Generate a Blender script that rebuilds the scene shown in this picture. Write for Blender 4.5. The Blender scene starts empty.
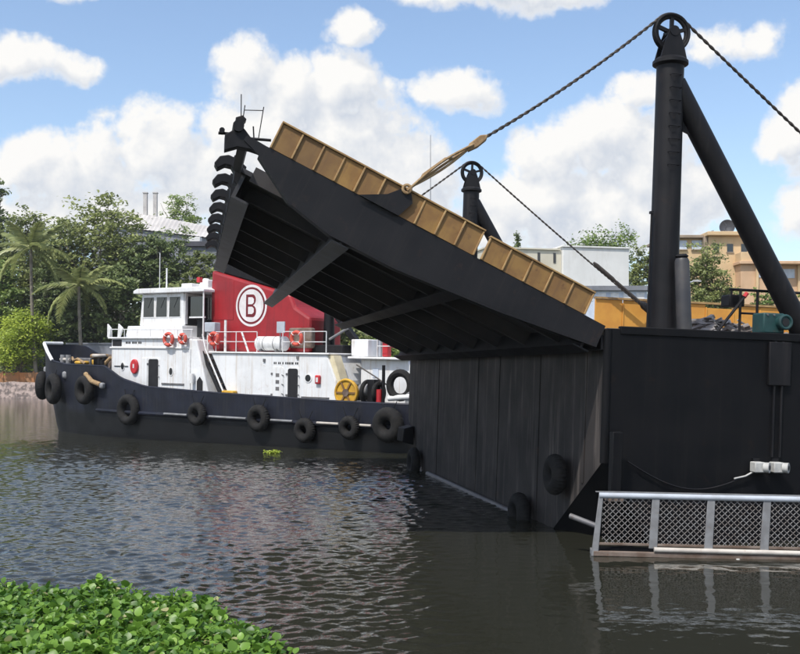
import bpy, bmesh, math, random
import numpy as np
from mathutils import Vector, Matrix, Euler

R = math.radians
PI = math.pi
scene = bpy.context.scene
COL = scene.collection
random.seed(7)

# ------------------------------------------------------------------ camera
cam_d = bpy.data.cameras.new('camera')
cam = bpy.data.objects.new('camera', cam_d)
COL.objects.link(cam)
cam.location = (0, 0, 3.3)
cam.rotation_euler = (R(90), 0, 0)
cam_d.sensor_width = 36
cam_d.lens = 45.0
cam_d.shift_y = 43 / 800
cam_d.clip_end = 6000
scene.camera = cam

# ------------------------------------------------------------------ sun, sky, exposure
SUN = Vector((-0.34, -0.54, 1.02)).normalized()
sun_d = bpy.data.lights.new('sun', 'SUN')
sun_d.energy = 3.1
sun_d.angle = R(0.53)
sun_d.color = (1.0, 0.955, 0.88)
sun = bpy.data.objects.new('sun', sun_d)
COL.objects.link(sun)
sun.rotation_euler = SUN.to_track_quat('Z', 'Y').to_euler()
sun.location = (0, 0, 60)

scene.view_settings.view_transform = 'Standard'
scene.view_settings.look = 'None'
scene.view_settings.exposure = 0.45
scene.view_settings.gamma = 1.0
scene.view_settings.use_curve_mapping = False
scene.cycles.max_bounces = 5
scene.cycles.diffuse_bounces = 3
scene.cycles.glossy_bounces = 3
scene.cycles.transmission_bounces = 3
scene.cycles.use_adaptive_sampling = True
scene.cycles.adaptive_threshold = 0.02
scene.cycles.transparent_max_bounces = 12
scene.cycles.use_denoising = True
scene.cycles.sample_clamp_indirect = 6.0

SKY_STRENGTH = 0.15
CLOUDS = [  # azimuth, elevation, half width, half height (radians), weight
    (-.315, .366, .045, .020, 1.0), (-.225, .374, .04, .014, .9), (-.285, .235, .018, .010, .35),
    (-.355, .286, .055, .020, .95), (-.420, .282, .050, .024, 1.0),
    (-.345, .188, .040, .026, 1.0), (-.285, .192, .040, .034, 1.0), (-.242, .214, .036, .038, 1.0), (-.205, .185, .034, .038, 1.0), (-.280, .150, .110, .026, 1.0),
    (-.155, .288, .030, .030, 1.0), (-.115, .262, .040, .036, 1.1), (-.062, .272, .036, .032, 1.1), (-.022, .240, .034, .036, 1.0),
    (-.140, .215, .050, .046, 1.2), (-.055, .215, .060, .046, 1.2), (.010, .180, .050, .044, 1.0), (-.05, .16, .10, .035, 1.0),
    (-.052, .329, .022, .012, .65), (.060, .272, .042, .017, .85), (.030, .270, .018, .011, .6), (.115, .368, .105, .022, 1.1),
    (.150, .205, .036, .034, 1.0), (.205, .220, .042, .036, 1.1), (.250, .198, .040, .046, 1.1), (.285, .165, .030, .034, 1.0),
    (.130, .158, .080, .036, 1.0), (.215, .150, .080, .036, 1.0),
    (.230, .267, .026, .012, .75), (.322, .298, .034, .014, .6),
    (.385, .222, .034, .034, 1.1), (.420, .190, .040, .036, 1.0), (.410, .140, .040, .024, .9), (.49, .22, .06, .05, 1.0),
    (.390, .362, .034, .018, 1.0),
]

def build_world():
    w = bpy.data.worlds.new('World')
    scene.world = w
    w.use_nodes = True
    nt = w.node_tree
    nt.nodes.clear()
    # --- cloud density group: direction -> density
    g = bpy.data.node_groups.new('cloud_density', 'ShaderNodeTree')
    g.interface.new_socket('Dir', in_out='INPUT', socket_type='NodeSocketVector')
    g.interface.new_socket('Density', in_out='OUTPUT', socket_type='NodeSocketFloat')
    g.interface.new_socket('Base', in_out='OUTPUT', socket_type='NodeSocketFloat')
    N, L = g.nodes, g.links
    gi = N.new('NodeGroupInput'); go = N.new('NodeGroupOutput')

    def M(op, a, b=None, c=None, clamp=False):
        n = N.new('ShaderNodeMath'); n.operation = op; n.use_clamp = clamp
        for i, v in enumerate((a, b, c)):
            if v is None: continue
            if isinstance(v, (int, float)): n.inputs[i].default_value = v
            else: L.new(v, n.inputs[i])
        return n.outputs[0]

    def V(op, a, b):
        n = N.new('ShaderNodeVectorMath'); n.operation = op
        for i, v in enumerate((a, b)):
            if isinstance(v, tuple): n.inputs[i].default_value = v
            else: L.new(v, n.inputs[i])
        return n.outputs['Value'] if op in ('DOT_PRODUCT', 'LENGTH') else n.outputs[0]

    nrm = N.new('ShaderNodeVectorMath'); nrm.operation = 'NORMALIZE'
    L.new(gi.outputs[0], nrm.inputs[0])
    sep = N.new('ShaderNodeSeparateXYZ'); L.new(nrm.outputs[0], sep.inputs[0])
    az = M('ARCTAN2', sep.outputs[0], sep.outputs[1])
    el = M('ARCSINE', sep.outputs[2])
    comb = N.new('ShaderNodeCombineXYZ'); L.new(az, comb.inputs[0]); L.new(el, comb.inputs[1])

    def noise(vec, scale, detail, rough, off):
        n = N.new('ShaderNodeTexNoise'); n.noise_dimensions = '3D'
        n.inputs['Scale'].default_value = scale; n.inputs['Detail'].default_value = detail
        n.inputs['Roughness'].default_value = rough
        L.new(V('ADD', vec, off), n.inputs['Vector'])
        return n
    # domain warp so that the outlines billow
    wn = noise(nrm.outputs[0], 13, 3, .55, (3.1, 1.7, .4))
    wv = V('SUBTRACT', wn.outputs['Color'], (.5, .5, .5))
    sc = N.new('ShaderNodeVectorMath'); sc.operation = 'SCALE'; L.new(wv, sc.inputs[0]); sc.inputs['Scale'].default_value = .050
    p = V('ADD', comb.outputs[0], sc.outputs[0])
    dens = None
    for a, e, ra, re, wt in CLOUDS:
        d = V('MULTIPLY', V('SUBTRACT', p, (a, e, 0)), (1 / (ra * 1.12), 1 / (re * 1.12), 0))
        q = M('MULTIPLY_ADD', V('DOT_PRODUCT', d, d), -wt * .8, wt)
        if dens is None: dens = q
        else:
            dens = M('MAXIMUM', dens, q)
    # the same kind of sky all round: broken cumulus
    gn = noise(nrm.outputs[0], 3.2, 4, .5, (9.3, 2.2, 5.0))
    gd = M('MULTIPLY_ADD', gn.outputs[0], 7.0, -3.7)
    out_az = M('SMOOTHSTEP' if False else 'SUBTRACT', M('ABSOLUTE', az), .52)
    out_el = M('SUBTRACT', el, .45)
    outm = M('MULTIPLY', M('MAXIMUM', out_az, out_el), 8, clamp=True)
    gd = M('ADD', gd, M('MULTIPLY_ADD', outm, 2.0, -2.0))
    dens = M('MAXIMUM', dens, gd)
    n1 = noise(nrm.outputs[0], 26, 4, .58, (1, 2, 3))
    n2 = noise(nrm.outputs[0], 110, 4, .62, (4, 4, 1))
    dens = M('ADD', dens, M('MULTIPLY_ADD', n1.outputs[0], 2.0, -1.0))
    L.new(dens, go.inputs[1])
    dens = M('ADD', dens, M('MULTIPLY_ADD', n2.outputs[0], .7, -.35))
    L.new(dens, go.inputs[0])

    N2, L2 = nt.nodes, nt.links
    tc = N2.new('ShaderNodeTexCoord')
    sky = N2.new('ShaderNodeTexSky'); sky.sky_type = 'NISHITA'; sky.sun_disc = False
    sky.sun_elevation = math.asin(SUN.z)
    sky.sun_rotation = math.atan2(SUN.x, SUN.y)
    sky.air_density = 1.0; sky.dust_density = 1.3; sky.ozone_density = 1.3
    def grp(vec):
        n = N2.new('ShaderNodeGroup'); n.node_tree = g; L2.new(vec, n.inputs[0]); return n.outputs
    g0 = grp(tc.outputs['Generated']); d0 = g0[0]
    off = N2.new('ShaderNodeVectorMath'); off.operation = 'ADD'
    L2.new(tc.outputs['Generated'], off.inputs[0]); off.inputs[1].default_value = (-.014, 0, .022)
    d1 = grp(off.outputs[0])[1]
    def mr(v, a, b, c=0, d=1, smooth=True):
        n = N2.new('ShaderNodeMapRange'); n.interpolation_type = 'SMOOTHSTEP' if smooth else 'LINEAR'
        L2.new(v, n.inputs['Value'])
        n.inputs['From Min'].default_value = a; n.inputs['From Max'].default_value = b
        n.inputs['To Min'].default_value = c; n.inputs['To Max'].default_value = d
        return n.outputs[0]
    alpha = mr(d0, -.22, .58, 0, 1)
    df = N2.new('ShaderNodeMath'); df.operation = 'SUBTRACT'; L2.new(g0[1], df.inputs[0]); L2.new(d1, df.inputs[1])
    lit = mr(df.outputs[0], -.55, .55, 0, 1, False)
    thick = mr(d0, .05, .95, 1, .0, True)
    lm = N2.new('ShaderNodeMath'); lm.operation = 'MAXIMUM'; L2.new(lit, lm.inputs[0]); 
    th2 = N2.new('ShaderNodeMath'); th2.operation = 'MULTIPLY'; L2.new(thick, th2.inputs[0]); th2.inputs[1].default_value = .8
    L2.new(th2.outputs[0], lm.inputs[1])
    cc = N2.new('ShaderNodeMix'); cc.data_type = 'RGBA'
    cc.inputs['A'].default_value = (3.0, 3.28, 3.75, 1); cc.inputs['B'].default_value = (4.85, 4.8, 4.7, 1)
    L2.new(lm.outputs[0], cc.inputs['Factor'])
    skt = N2.new('ShaderNodeMix'); skt.data_type = 'RGBA'; skt.blend_type = 'MULTIPLY'
    skt.inputs['Factor'].default_value = 1.0; skt.inputs['B'].default_value = (1.0, 1.0, 1.0, 1)
    L2.new(sky.outputs[0], skt.inputs['A'])
    mx = N2.new('ShaderNodeMix'); mx.data_type = 'RGBA'
    L2.new(alpha, mx.inputs['Factor']); L2.new(skt.outputs['Result'], mx.inputs['A']); L2.new(cc.outputs['Result'], mx.inputs['B'])
    bg = N2.new('ShaderNodeBackground'); bg.inputs['Strength'].default_value = SKY_STRENGTH
    L2.new(mx.outputs['Result'], bg.inputs['Color'])
    o = N2.new('ShaderNodeOutputWorld'); L2.new(bg.outputs[0], o.inputs['Surface'])
    w.cycles.sampling_method = 'MANUAL'; w.cycles.sample_map_resolution = 512
build_world()

# ------------------------------------------------------------------ materials
MATS = {}
def mat(name, col, col2=None, scale=3.0, rough=.6, metal=0.0, bump=0.0, bscale=None, streak=0.0, streakcol=(.12, .08, .055),
        contrast=.5, sscale=5.0, transl=0.0, spec=.5, coord='Object', stretch=(1, 1, 1), rust=0.0, rustcol=(.13, .055, .025), coat=0.0):
    m = bpy.data.materials.new(name); m.use_nodes = True
    nt = m.node_tree; N, L = nt.nodes, nt.links
    b = N['Principled BSDF']
    b.inputs['Roughness'].default_value = rough; b.inputs['Metallic'].default_value = metal
    b.inputs['Specular IOR Level'].default_value = spec
    b.inputs['Coat Weight'].default_value = coat
    tc = N.new('ShaderNodeTexCoord')
    mp = N.new('ShaderNodeMapping'); mp.inputs['Scale'].default_value = stretch
    L.new(tc.outputs[coord], mp.inputs[0])
    def noise(sc, det=5, rg=.6, vec=None):
        n = N.new('ShaderNodeTexNoise'); n.inputs['Scale'].default_value = sc; n.inputs['Detail'].default_value = det
        n.inputs['Roughness'].default_value = rg; L.new(vec or mp.outputs[0], n.inputs['Vector']); return n.outputs[0]
    def ramp(v, a, c):
        n = N.new('ShaderNodeMapRange'); n.interpolation_type = 'SMOOTHSTEP'; L.new(v, n.inputs['Value'])
        n.inputs['From Min'].default_value = a; n.inputs['From Max'].default_value = c; return n.outputs[0]
    def mix(f, a, c):
        n = N.new('ShaderNodeMix'); n.data_type = 'RGBA'
        if isinstance(f, float): n.inputs['Factor'].default_value = f
        else: L.new(f, n.inputs['Factor'])
        for s, v in (('A', a), ('B', c)):
            if isinstance(v, tuple): n.inputs[s].default_value = v + (1,)
            else: L.new(v, n.inputs[s])
        return n.outputs['Result']
    col2 = col2 or tuple(c * .72 for c in col)
    n0 = noise(scale)
    c = mix(ramp(n0, .5 - .3 * contrast, .5 + .3 * contrast), col, col2)
    if streak > 0:
        mp2 = N.new('ShaderNodeMapping'); mp2.inputs['Scale'].default_value = (sscale, sscale, .22); L.new(tc.outputs[coord], mp2.inputs[0])
        s = noise(1.6, 4, .65, mp2.outputs[0])
        sm = N.new('ShaderNodeMath'); sm.operation = 'MULTIPLY'; L.new(ramp(s, .5, .72), sm.inputs[0]); sm.inputs[1].default_value = streak
        c = mix(sm.outputs[0], c, streakcol)
    if rust > 0:
        r = noise(scale * 2.3, 8, .72)
        sm = N.new('ShaderNodeMath'); sm.operation = 'MULTIPLY'; L.new(ramp(r, .57, .7), sm.inputs[0]); sm.inputs[1].default_value = rust
        c = mix(sm.outputs[0], c, rustcol)
    L.new(c, b.inputs['Base Color'])
    rn = N.new('ShaderNodeMapRange'); L.new(n0, rn.inputs['Value'])
    rn.inputs['To Min'].default_value = max(0.03, rough - .12); rn.inputs['To Max'].default_value = min(1, rough + .15)
    L.new(rn.outputs[0], b.inputs['Roughness'])
    if bump > 0:
        bn = N.new('ShaderNodeBump'); bn.inputs['Strength'].default_value = bump; bn.inputs['Distance'].default_value = .02
        L.new(noise(bscale or scale * 4, 6, .65), bn.inputs['Height']); L.new(bn.outputs[0], b.inputs['Normal'])
    if transl > 0:
        t = N.new('ShaderNodeBsdfTranslucent'); ms = N.new('ShaderNodeMixShader'); ms.inputs[0].default_value = transl
        L.new(c, t.inputs[0]); L.new(b.outputs[0], ms.inputs[1]); L.new(t.outputs[0], ms.inputs[2])
        L.new(ms.outputs[0], N['Material Output'].inputs[0])
    MATS[name] = m
    return m

def leaf_mat(name, dark, light, transl=.3, rough=.5, spec=.4, pale=None):
    """foliage: each leaf its own tint, stored on the leaf"""
    m = bpy.data.materials.new(name); m.use_nodes = True
    N, L = m.node_tree.nodes, m.node_tree.links
    b = N['Principled BSDF']; b.inputs['Roughness'].default_value = rough; b.inputs['Specular IOR Level'].default_value = spec
    at = N.new('ShaderNodeAttribute'); at.attribute_name = 'tint'
    oi = N.new('ShaderNodeObjectInfo')
    ad = N.new('ShaderNodeMath'); ad.operation = 'MULTIPLY_ADD'; L.new(oi.outputs['Random'], ad.inputs[0]); ad.inputs[1].default_value = .25
    L.new(at.outputs['Fac'], ad.inputs[2])
    cr = N.new('ShaderNodeValToRGB'); L.new(ad.outputs[0], cr.inputs[0])
    cr.color_ramp.elements[0].color = dark + (1,); cr.color_ramp.elements[0].position = .1
    cr.color_ramp.elements[1].color = light + (1,); cr.color_ramp.elements[1].position = .85
    if pale:
        e = cr.color_ramp.elements.new(1.0); e.color = pale + (1,)
    L.new(cr.outputs[0], b.inputs['Base Color'])
    t = N.new('ShaderNodeBsdfTranslucent'); L.new(cr.outputs[0], t.inputs[0])
    ms = N.new('ShaderNodeMixShader'); ms.inputs[0].default_value = transl
    L.new(b.outputs[0], ms.inputs[1]); L.new(t.outputs[0], ms.inputs[2]); L.new(ms.outputs[0], N['Material Output'].inputs[0])
    MATS[name] = m
    return m

mat('hull_black', (.0034, .0038, .0052), (.006, .006, .0072), 1.2, .55, spec=.17, bump=.5, bscale=.9, streak=.5, streakcol=(.011, .0105, .0105), rust=.5, rustcol=(.018, .011, .008))
mat('bow_plate', (.036, .031, .030), (.023, .021, .021), .8, .66, spec=.3, bump=.3, bscale=1.4, streak=.9, sscale=2.6, streakcol=(.105, .090, .083), rust=.5, rustcol=(.06, .038, .028))
mat('black_steel', (.0055, .0055, .0072), (.0105, .010, .012), 2.0, .52, spec=.26, bump=.1, bscale=5, streak=.3, streakcol=(.035, .031, .03), rust=.2, rustcol=(.05, .028, .018))
mat('under_steel_lifted', (.045, .044, .049), (.065, .060, .060), 1.1, .6, spec=.3, bump=.3, bscale=1.5, rust=.5, rustcol=(.07, .045, .034))  # ramp steel made paler, ambient light on the underside put into the colour
mat('ramp_steel', (.0060, .0060, .0080), (.011, .0105, .0125), 1.1, .52, spec=.30, bump=.5, bscale=1.1, streak=.4, streakcol=(.028, .024, .022), rust=.6, rustcol=(.04, .024, .018))
mat('grey_steel', (.10, .10, .11), (.16, .155, .155), 2.5, .5, bump=.1, rust=.5, rustcol=(.10, .055, .03))
mat('pipe_grey', (.038, .038, .043), (.060, .057, .057), 2.0, .45, rust=.5, rustcol=(.06, .035, .025))
mat('deck_steel', (.16, .145, .13), (.09, .075, .065), 1.3, .7, bump=.2, rust=.6)
mat('ochre', (.31, .175, .048), (.22, .115, .036), 2.2, .65, bump=.25, bscale=5, rust=.85, rustcol=(.12, .052, .024), streak=.6, streakcol=(.15, .08, .036))
def panel_age():
    m = MATS['ochre']; N, L = m.node_tree.nodes, m.node_tree.links; b = N['Principled BSDF']
    src = b.inputs['Base Color'].links[0].from_socket
    oi = N.new('ShaderNodeObjectInfo'); mr = N.new('ShaderNodeMapRange'); L.new(oi.outputs['Random'], mr.inputs['Value'])
    mr.inputs['To Min'].default_value = 0.0; mr.inputs['To Max'].default_value = .62
    mx = N.new('ShaderNodeMix'); mx.data_type = 'RGBA'; L.new(mr.outputs[0], mx.inputs['Factor']); L.new(src, mx.inputs['A'])
    mx.inputs['B'].default_value = (.13, .075, .035, 1); L.new(mx.outputs['Result'], b.inputs['Base Color'])
panel_age()
mat('ochre_rib', (.40, .26, .11), (.27, .16, .065), 3, .6, rust=.6)
mat('orange_wall', (.62, .30, .05), (.54, .24, .04), 1.2, .65, rust=.3, rustcol=(.3, .14, .05))
mat('cable', (.035, .030, .028), (.07, .055, .045), 12, .6)
mat('tan_rope', (.36, .25, .13), (.24, .15, .075), 9, .85, bump=.4, bscale=40)
mat('white_paint', (.80, .81, .82), (.70, .71, .72), 1.0, .45, bump=.25, bscale=.9, streak=.6, streakcol=(.50, .42, .34), rust=.28, rustcol=(.30, .16, .09))
mat('white_trim', (.80, .80, .80), (.68, .68, .67), 4, .45, rust=.3, rustcol=(.4, .25, .15))
mat('cream', (.72, .64, .44), (.62, .54, .36), 3, .5)
mat('red_paint', (.34, .016, .022), (.25, .012, .017), .9, .45, streak=.6, streakcol=(.15, .014, .018), bump=.25, bscale=.9, rust=.2, rustcol=(.10, .02, .018))
mat('dark_red', (.16, .006, .014), (.13, .006, .012), 3, .45)
mat('logo_white', (.76, .74, .74), (.64, .61, .61), 1.6, .5, streak=.5, streakcol=(.50, .38, .36))
mat('life_orange', (.62, .095, .06), (.50, .07, .05), 4, .55)
mat('bright_red', (.55, .03, .035), (.42, .02, .03), 4, .5)
mat('rubber', (.011, .011, .012), (.022, .021, .020), 5, .82, spec=.25, bump=.35, bscale=14)
mat('dark_int', (.012, .012, .014), (.010, .010, .012), 3, .7)
mat('winch_yellow', (.62, .36, .03), (.48, .26, .03), 3, .5, rust=.5)
mat('green_paint', (.014, .060, .060), (.010, .042, .043), 3, .5, rust=.3)
mat('lamp_white', (.50, .50, .48), (.38, .38, .37), 5, .5)
mat('blue_white', (.62, .68, .76), (.50, .56, .66), 2, .6)
mat('rail_grey', (.25, .255, .265), (.18, .18, .185), 3, .5, rust=.5, rustcol=(.20, .12, .075))
mat('rail_tube', (.46, .50, .56), (.38, .41, .45), 2, .4, rust=.3, rustcol=(.25, .17, .12))
mat('pale_tube', (.56, .52, .47), (.42, .38, .34), 2, .5, rust=.4, rustcol=(.28, .17, .10))
mat('rust_beam', (.11, .072, .052), (.19, .15, .125), 3, .8, bump=.3, rust=.6)
mat('mesh_wire', (.22, .215, .215), (.15, .13, .12), 6, .55)
mat('stone_wall', (.46, .36, .32), (.16, .13, .12), 2.2, .9, bump=1.0, bscale=2.5, contrast=.35)
mat('grey_wall', (.25, .26, .29), (.18, .19, .21), .5, .85, bump=.2, sscale=.7, streak=.3, streakcol=(.12, .12, .12))
mat('orange_fence', (.42, .17, .06), (.30, .16, .08), .8, .8)
mat('white_wall', (.78, .78, .76), (.70, .70, .68), .35, .85, bump=.1, sscale=.7, streak=.35, streakcol=(.52, .50, .46))
mat('cream_wall', (.66, .62, .50), (.58, .54, .43), .35, .85, sscale=.7, streak=.3, streakcol=(.45, .42, .34))
mat('tan_wall', (.68, .50, .29), (.60, .43, .25), .3, .85, bump=.1, sscale=.7, streak=.3, streakcol=(.42, .28, .16))
mat('peach_wall', (.64, .43, .27), (.56, .37, .23), .3, .85, sscale=.7, streak=.3, streakcol=(.40, .25, .15))
mat('roof_slab', (.34, .27, .20), (.25, .20, .15), .5, .85)
mat('pale_roof', (.56, .54, .52), (.42, .40, .39), .25, .75, streak=.4, streakcol=(.33, .29, .27))
mat('dark_roof', (.10, .10, .12), (.07, .07, .085), .4, .8)
mat('dish_grey', (.035, .038, .048), (.055, .058, .068), 1, .6)
mat('bark', (.22, .18, .135), (.14, .11, .08), 2, .9, bump=.5, bscale=5)
mat('palm_bark', (.24, .21, .17), (.15, .13, .10), 2, .9, bump=.4)
mat('scrap', (.32, .30, .29), (.12, .10, .09), 2.6, .75, metal=.2, rust=.7, rustcol=(.18, .10, .06))
mat('terrain', (.055, .062, .024), (.09, .075, .045), .12, .95, bump=.5, bscale=.8)
leaf_mat('leaf_olive', (.105, .135, .042), (.32, .36, .125), transl=.35)
leaf_mat('leaf_dark', (.070, .105, .040), (.24, .30, .11), transl=.35)
leaf_mat('leaf_green', (.085, .155, .036), (.28, .36, .10), transl=.35)
leaf_mat('leaf_bright', (.20, .29, .030), (.46, .54, .075), transl=.4)
leaf_mat('leaf_palm', (.12, .17, .055), (.42, .45, .19), transl=.3, rough=.4)
leaf_mat('leaf_hyacinth', (.045, .120, .014), (.25, .44, .060), transl=.35, rough=.42, spec=.5, pale=(.46, .44, .20))

def glass_mat():
    m = bpy.data.materials.new('glass'); m.use_nodes = True
    b = m.node_tree.nodes['Principled BSDF']
    b.inputs['Base Color'].default_value = (.02, .023, .027, 1); b.inputs['Roughness'].default_value = .06
    b.inputs['Specular IOR Level'].default_value = .8
    MATS['glass'] = m
glass_mat()

def tug_hull_mat():
    m = mat('tug_hull', (.014, .0165, .029), (.011, .0125, .020), 1.2, .5, spec=.3, bump=.3, bscale=.9, streak=.6, streakcol=(.032, .031, .033), rust=.3, rustcol=(.06, .04, .032))
    N, L = m.node_tree.nodes, m.node_tree.links
    b = N['Principled BSDF']
    src = b.inputs['Base Color'].links[0].from_socket
    tc = N.new('ShaderNodeTexCoord'); sp = N.new('ShaderNodeSeparateXYZ'); L.new(tc.outputs['Object'], sp.inputs[0])
    n = N.new('ShaderNodeTexNoise'); n.inputs['Scale'].default_value = 3; L.new(tc.outputs['Object'], n.inputs['Vector'])
    a = N.new('ShaderNodeMath'); a.operation = 'MULTIPLY_ADD'; L.new(n.outputs[0], a.inputs[0]); a.inputs[1].default_value = .25; L.new(sp.outputs[2], a.inputs[2])
    mr = N.new('ShaderNodeMapRange'); L.new(a.outputs[0], mr.inputs['Value']); mr.inputs['From Min'].default_value = 1.25; mr.inputs['From Max'].default_value = 1.55
    mx = N.new('ShaderNodeMix'); mx.data_type = 'RGBA'; L.new(mr.outputs[0], mx.inputs['Factor'])
    mx.inputs['A'].default_value = (.006, .006, .007, 1); L.new(src, mx.inputs['B']); L.new(mx.outputs['Result'], b.inputs['Base Color'])
tug_hull_mat()

def water_mat():
    m = bpy.data.materials.new('water'); m.use_nodes = True
    N, L = m.node_tree.nodes, m.node_tree.links
    b = N['Principled BSDF']
    b.inputs['Base Color'].default_value = (.023, .0235, .017, 1)
    b.inputs['Roughness'].default_value = .03; b.inputs['IOR'].default_value = 1.50
    b.inputs['Specular IOR Level'].default_value = .5
    tc = N.new('ShaderNodeTexCoord')
    def M(op, a, c=None, d=None, clamp=False):
        n = N.new('ShaderNodeMath'); n.operation = op; n.use_clamp = clamp
        for i, v in enumerate((a, c, d)):
            if v is None: continue
            if isinstance(v, (int, float)): n.inputs[i].default_value = v
            else: L.new(v, n.inputs[i])
        return n.outputs[0]
    def noise(scale, stretch, rot, det=3, rg=.5, dist=0):
        mp = N.new('ShaderNodeMapping'); mp.inputs['Scale'].default_value = stretch; mp.inputs['Rotation'].default_value = (0, 0, rot)
        L.new(tc.outputs['Object'], mp.inputs[0])
        n = N.new('ShaderNodeTexNoise'); n.inputs['Scale'].default_value = scale; n.inputs['Detail'].default_value = det
        n.inputs['Roughness'].default_value = rg; n.inputs['Distortion'].default_value = dist
        L.new(mp.outputs[0], n.inputs['Vector']); return n.outputs[0]
    mid = noise(6.0, (.75, 1.2, 1), R(-18), 2, .5, .5)
    fine = noise(17.0, (.8, 1.1, 1), R(30), 2, .5, .3)
    hh = M('ADD', M('MULTIPLY', mid, .7), M('MULTIPLY', fine, .25))
    sp = N.new('ShaderNodeSeparateXYZ'); L.new(tc.outputs['Object'], sp.inputs[0])
    lee = M('MULTIPLY', M('MULTIPLY', M('ADD', sp.outputs[0], .2), .9, clamp=True), M('MULTIPLY', M('SUBTRACT', 22.0, sp.outputs[1]), .35, clamp=True))
    hh = M('MULTIPLY', hh, M('MULTIPLY_ADD', lee, -.8, 1.0))
    broad = noise(1.9, (.55, 1.3, 1), R(10), 3, .55, .4)
    reach = M('MULTIPLY', M('SUBTRACT', sp.outputs[1], 33.0), .12, clamp=True)
    hh = M('ADD', hh, M('MULTIPLY', M('MULTIPLY', broad, reach), 3.2))
    bp = N.new('ShaderNodeBump'); bp.inputs['Strength'].default_value = 1.0; bp.inputs['Distance'].default_value = .012
    L.new(hh, bp.inputs['Height']); L.new(bp.outputs[0], b.inputs['Normal'])
    MATS['water'] = m
water_mat()

# ------------------------------------------------------------------ mesh helpers
class MB:
    def __init__(self): self.v = []; self.f = []
    def add(self, vs, fs):
        o = len(self.v); self.v += [tuple(p) for p in vs]; self.f += [tuple(i + o for i in f) for f in fs]; return self
    def box(self, c, s, rot=None):
        x, y, z = (q / 2 for q in s)
        vs = [Vector(p) for p in ((-x, -y, -z), (x, -y, -z), (x, y, -z), (-x, y, -z), (-x, -y, z), (x, -y, z), (x, y, z), (-x, y, z))]
        if rot is not None:
            m = rot if isinstance(rot, Matrix) else Euler(rot).to_matrix()
            vs = [m @ p for p in vs]
        c = Vector(c)
        return self.add([p + c for p in vs], [(3, 2, 1, 0), (4, 5, 6, 7), (0, 1, 5, 4), (1, 2, 6, 5), (2, 3, 7, 6), (3, 0, 4, 7)])
    def bb(self, a, b):
        return self.box([(p + q) / 2 for p, q in zip(a, b)], [abs(q - p) for p, q in zip(a, b)])
    def tube(self, pts, r, n=8, caps=True):
        pts = [Vector(p) for p in pts]
        rr = r if isinstance(r, (list, tuple)) else [r] * len(pts)
        vs = []; prev = None
        for i, p in enumerate(pts):
            d = (pts[min(i + 1, len(pts) - 1)] - pts[max(i - 1, 0)]).normalized()
            if prev is None:
                a = Vector((0, 0, 1)) if abs(d.z) < .9 else Vector((1, 0, 0))
                u = d.cross(a).normalized()
            else:
                u = (prev - d * prev.dot(d)).normalized()
            prev = u; w = d.cross(u)
            vs += [p + (u * math.cos(2 * PI * k / n) + w * math.sin(2 * PI * k / n)) * rr[i] for k in range(n)]
        fs = []
        for i in range(len(pts) - 1):
            for k in range(n):
                k2 = (k + 1) % n
                fs.append((i * n + k, i * n + k2, (i + 1) * n + k2, (i + 1) * n + k))
        if caps: fs += [tuple(range(n))[::-1], tuple((len(pts) - 1) * n + k for k in range(n))]
        return self.add(vs, fs)
    def prism(self, poly, axis, a, b):
        """poly in the two other axes, in order (axis 'y': x,z; 'x': y,z; 'z': x,y)"""
        def P(p, t): return {'y': (p[0], t, p[1]), 'x': (t, p[0], p[1]), 'z': (p[0], p[1], t)}[axis]
        n = len(poly)
        vs = [P(p, a) for p in poly] + [P(p, b) for p in poly]
        fs = [tuple(range(n))[::-1], tuple(range(n, 2 * n))] + [(i, (i + 1) % n, n + (i + 1) % n, n + i) for i in range(n)]
        return self.add(vs, fs)
    def ring(self, c, R0, r0, axis='y', n=28, k=10, lug=0.0, squash=1.0):
        c = Vector(c); vs = []; fs = []
        for i in range(n):
            a = 2 * PI * i / n
            for j in range(k):
                b = 2 * PI * j / k
                rad = R0 + math.cos(b) * r0 * squash
                h = math.sin(b) * r0
                if lug and math.cos(b) > .3 and i % 2: rad -= lug
                e = (rad * math.cos(a), rad * math.sin(a), h)
                vs.append(c + Vector({'y': (e[0], e[2], e[1]), 'x': (e[2], e[0], e[1]), 'z': e}[axis]))
        for i in range(n):
            for j in range(k):
                i2, j2 = (i + 1) % n, (j + 1) % k
                fs.append((i * k + j, i2 * k + j, i2 * k + j2, i * k + j2))
        return self.add(vs, fs)
    def cyl(self, a, b, r, n=16): return self.tube([a, b], r, n)
    def build(self, name, m, parent=None, smooth=True, bevel=0.0):
        me = bpy.data.meshes.new(name); me.from_pydata(self.v, [], self.f)
        bm = bmesh.new(); bm.from_mesh(me); bmesh.ops.recalc_face_normals(bm, faces=bm.faces); bm.to_mesh(me); bm.free()
        if smooth:
            me.shade_smooth(); me.set_sharp_from_angle(angle=R(38))
        me.materials.append(MATS[m])
        o = bpy.data.objects.new(name, me); COL.objects.link(o)
        if parent is not None: o.parent = parent
        if bevel:
            bv = o.modifiers.new('bevel', 'BEVEL'); bv.width = bevel; bv.segments = 2; bv.limit_method = 'ANGLE'
        return o

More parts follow.
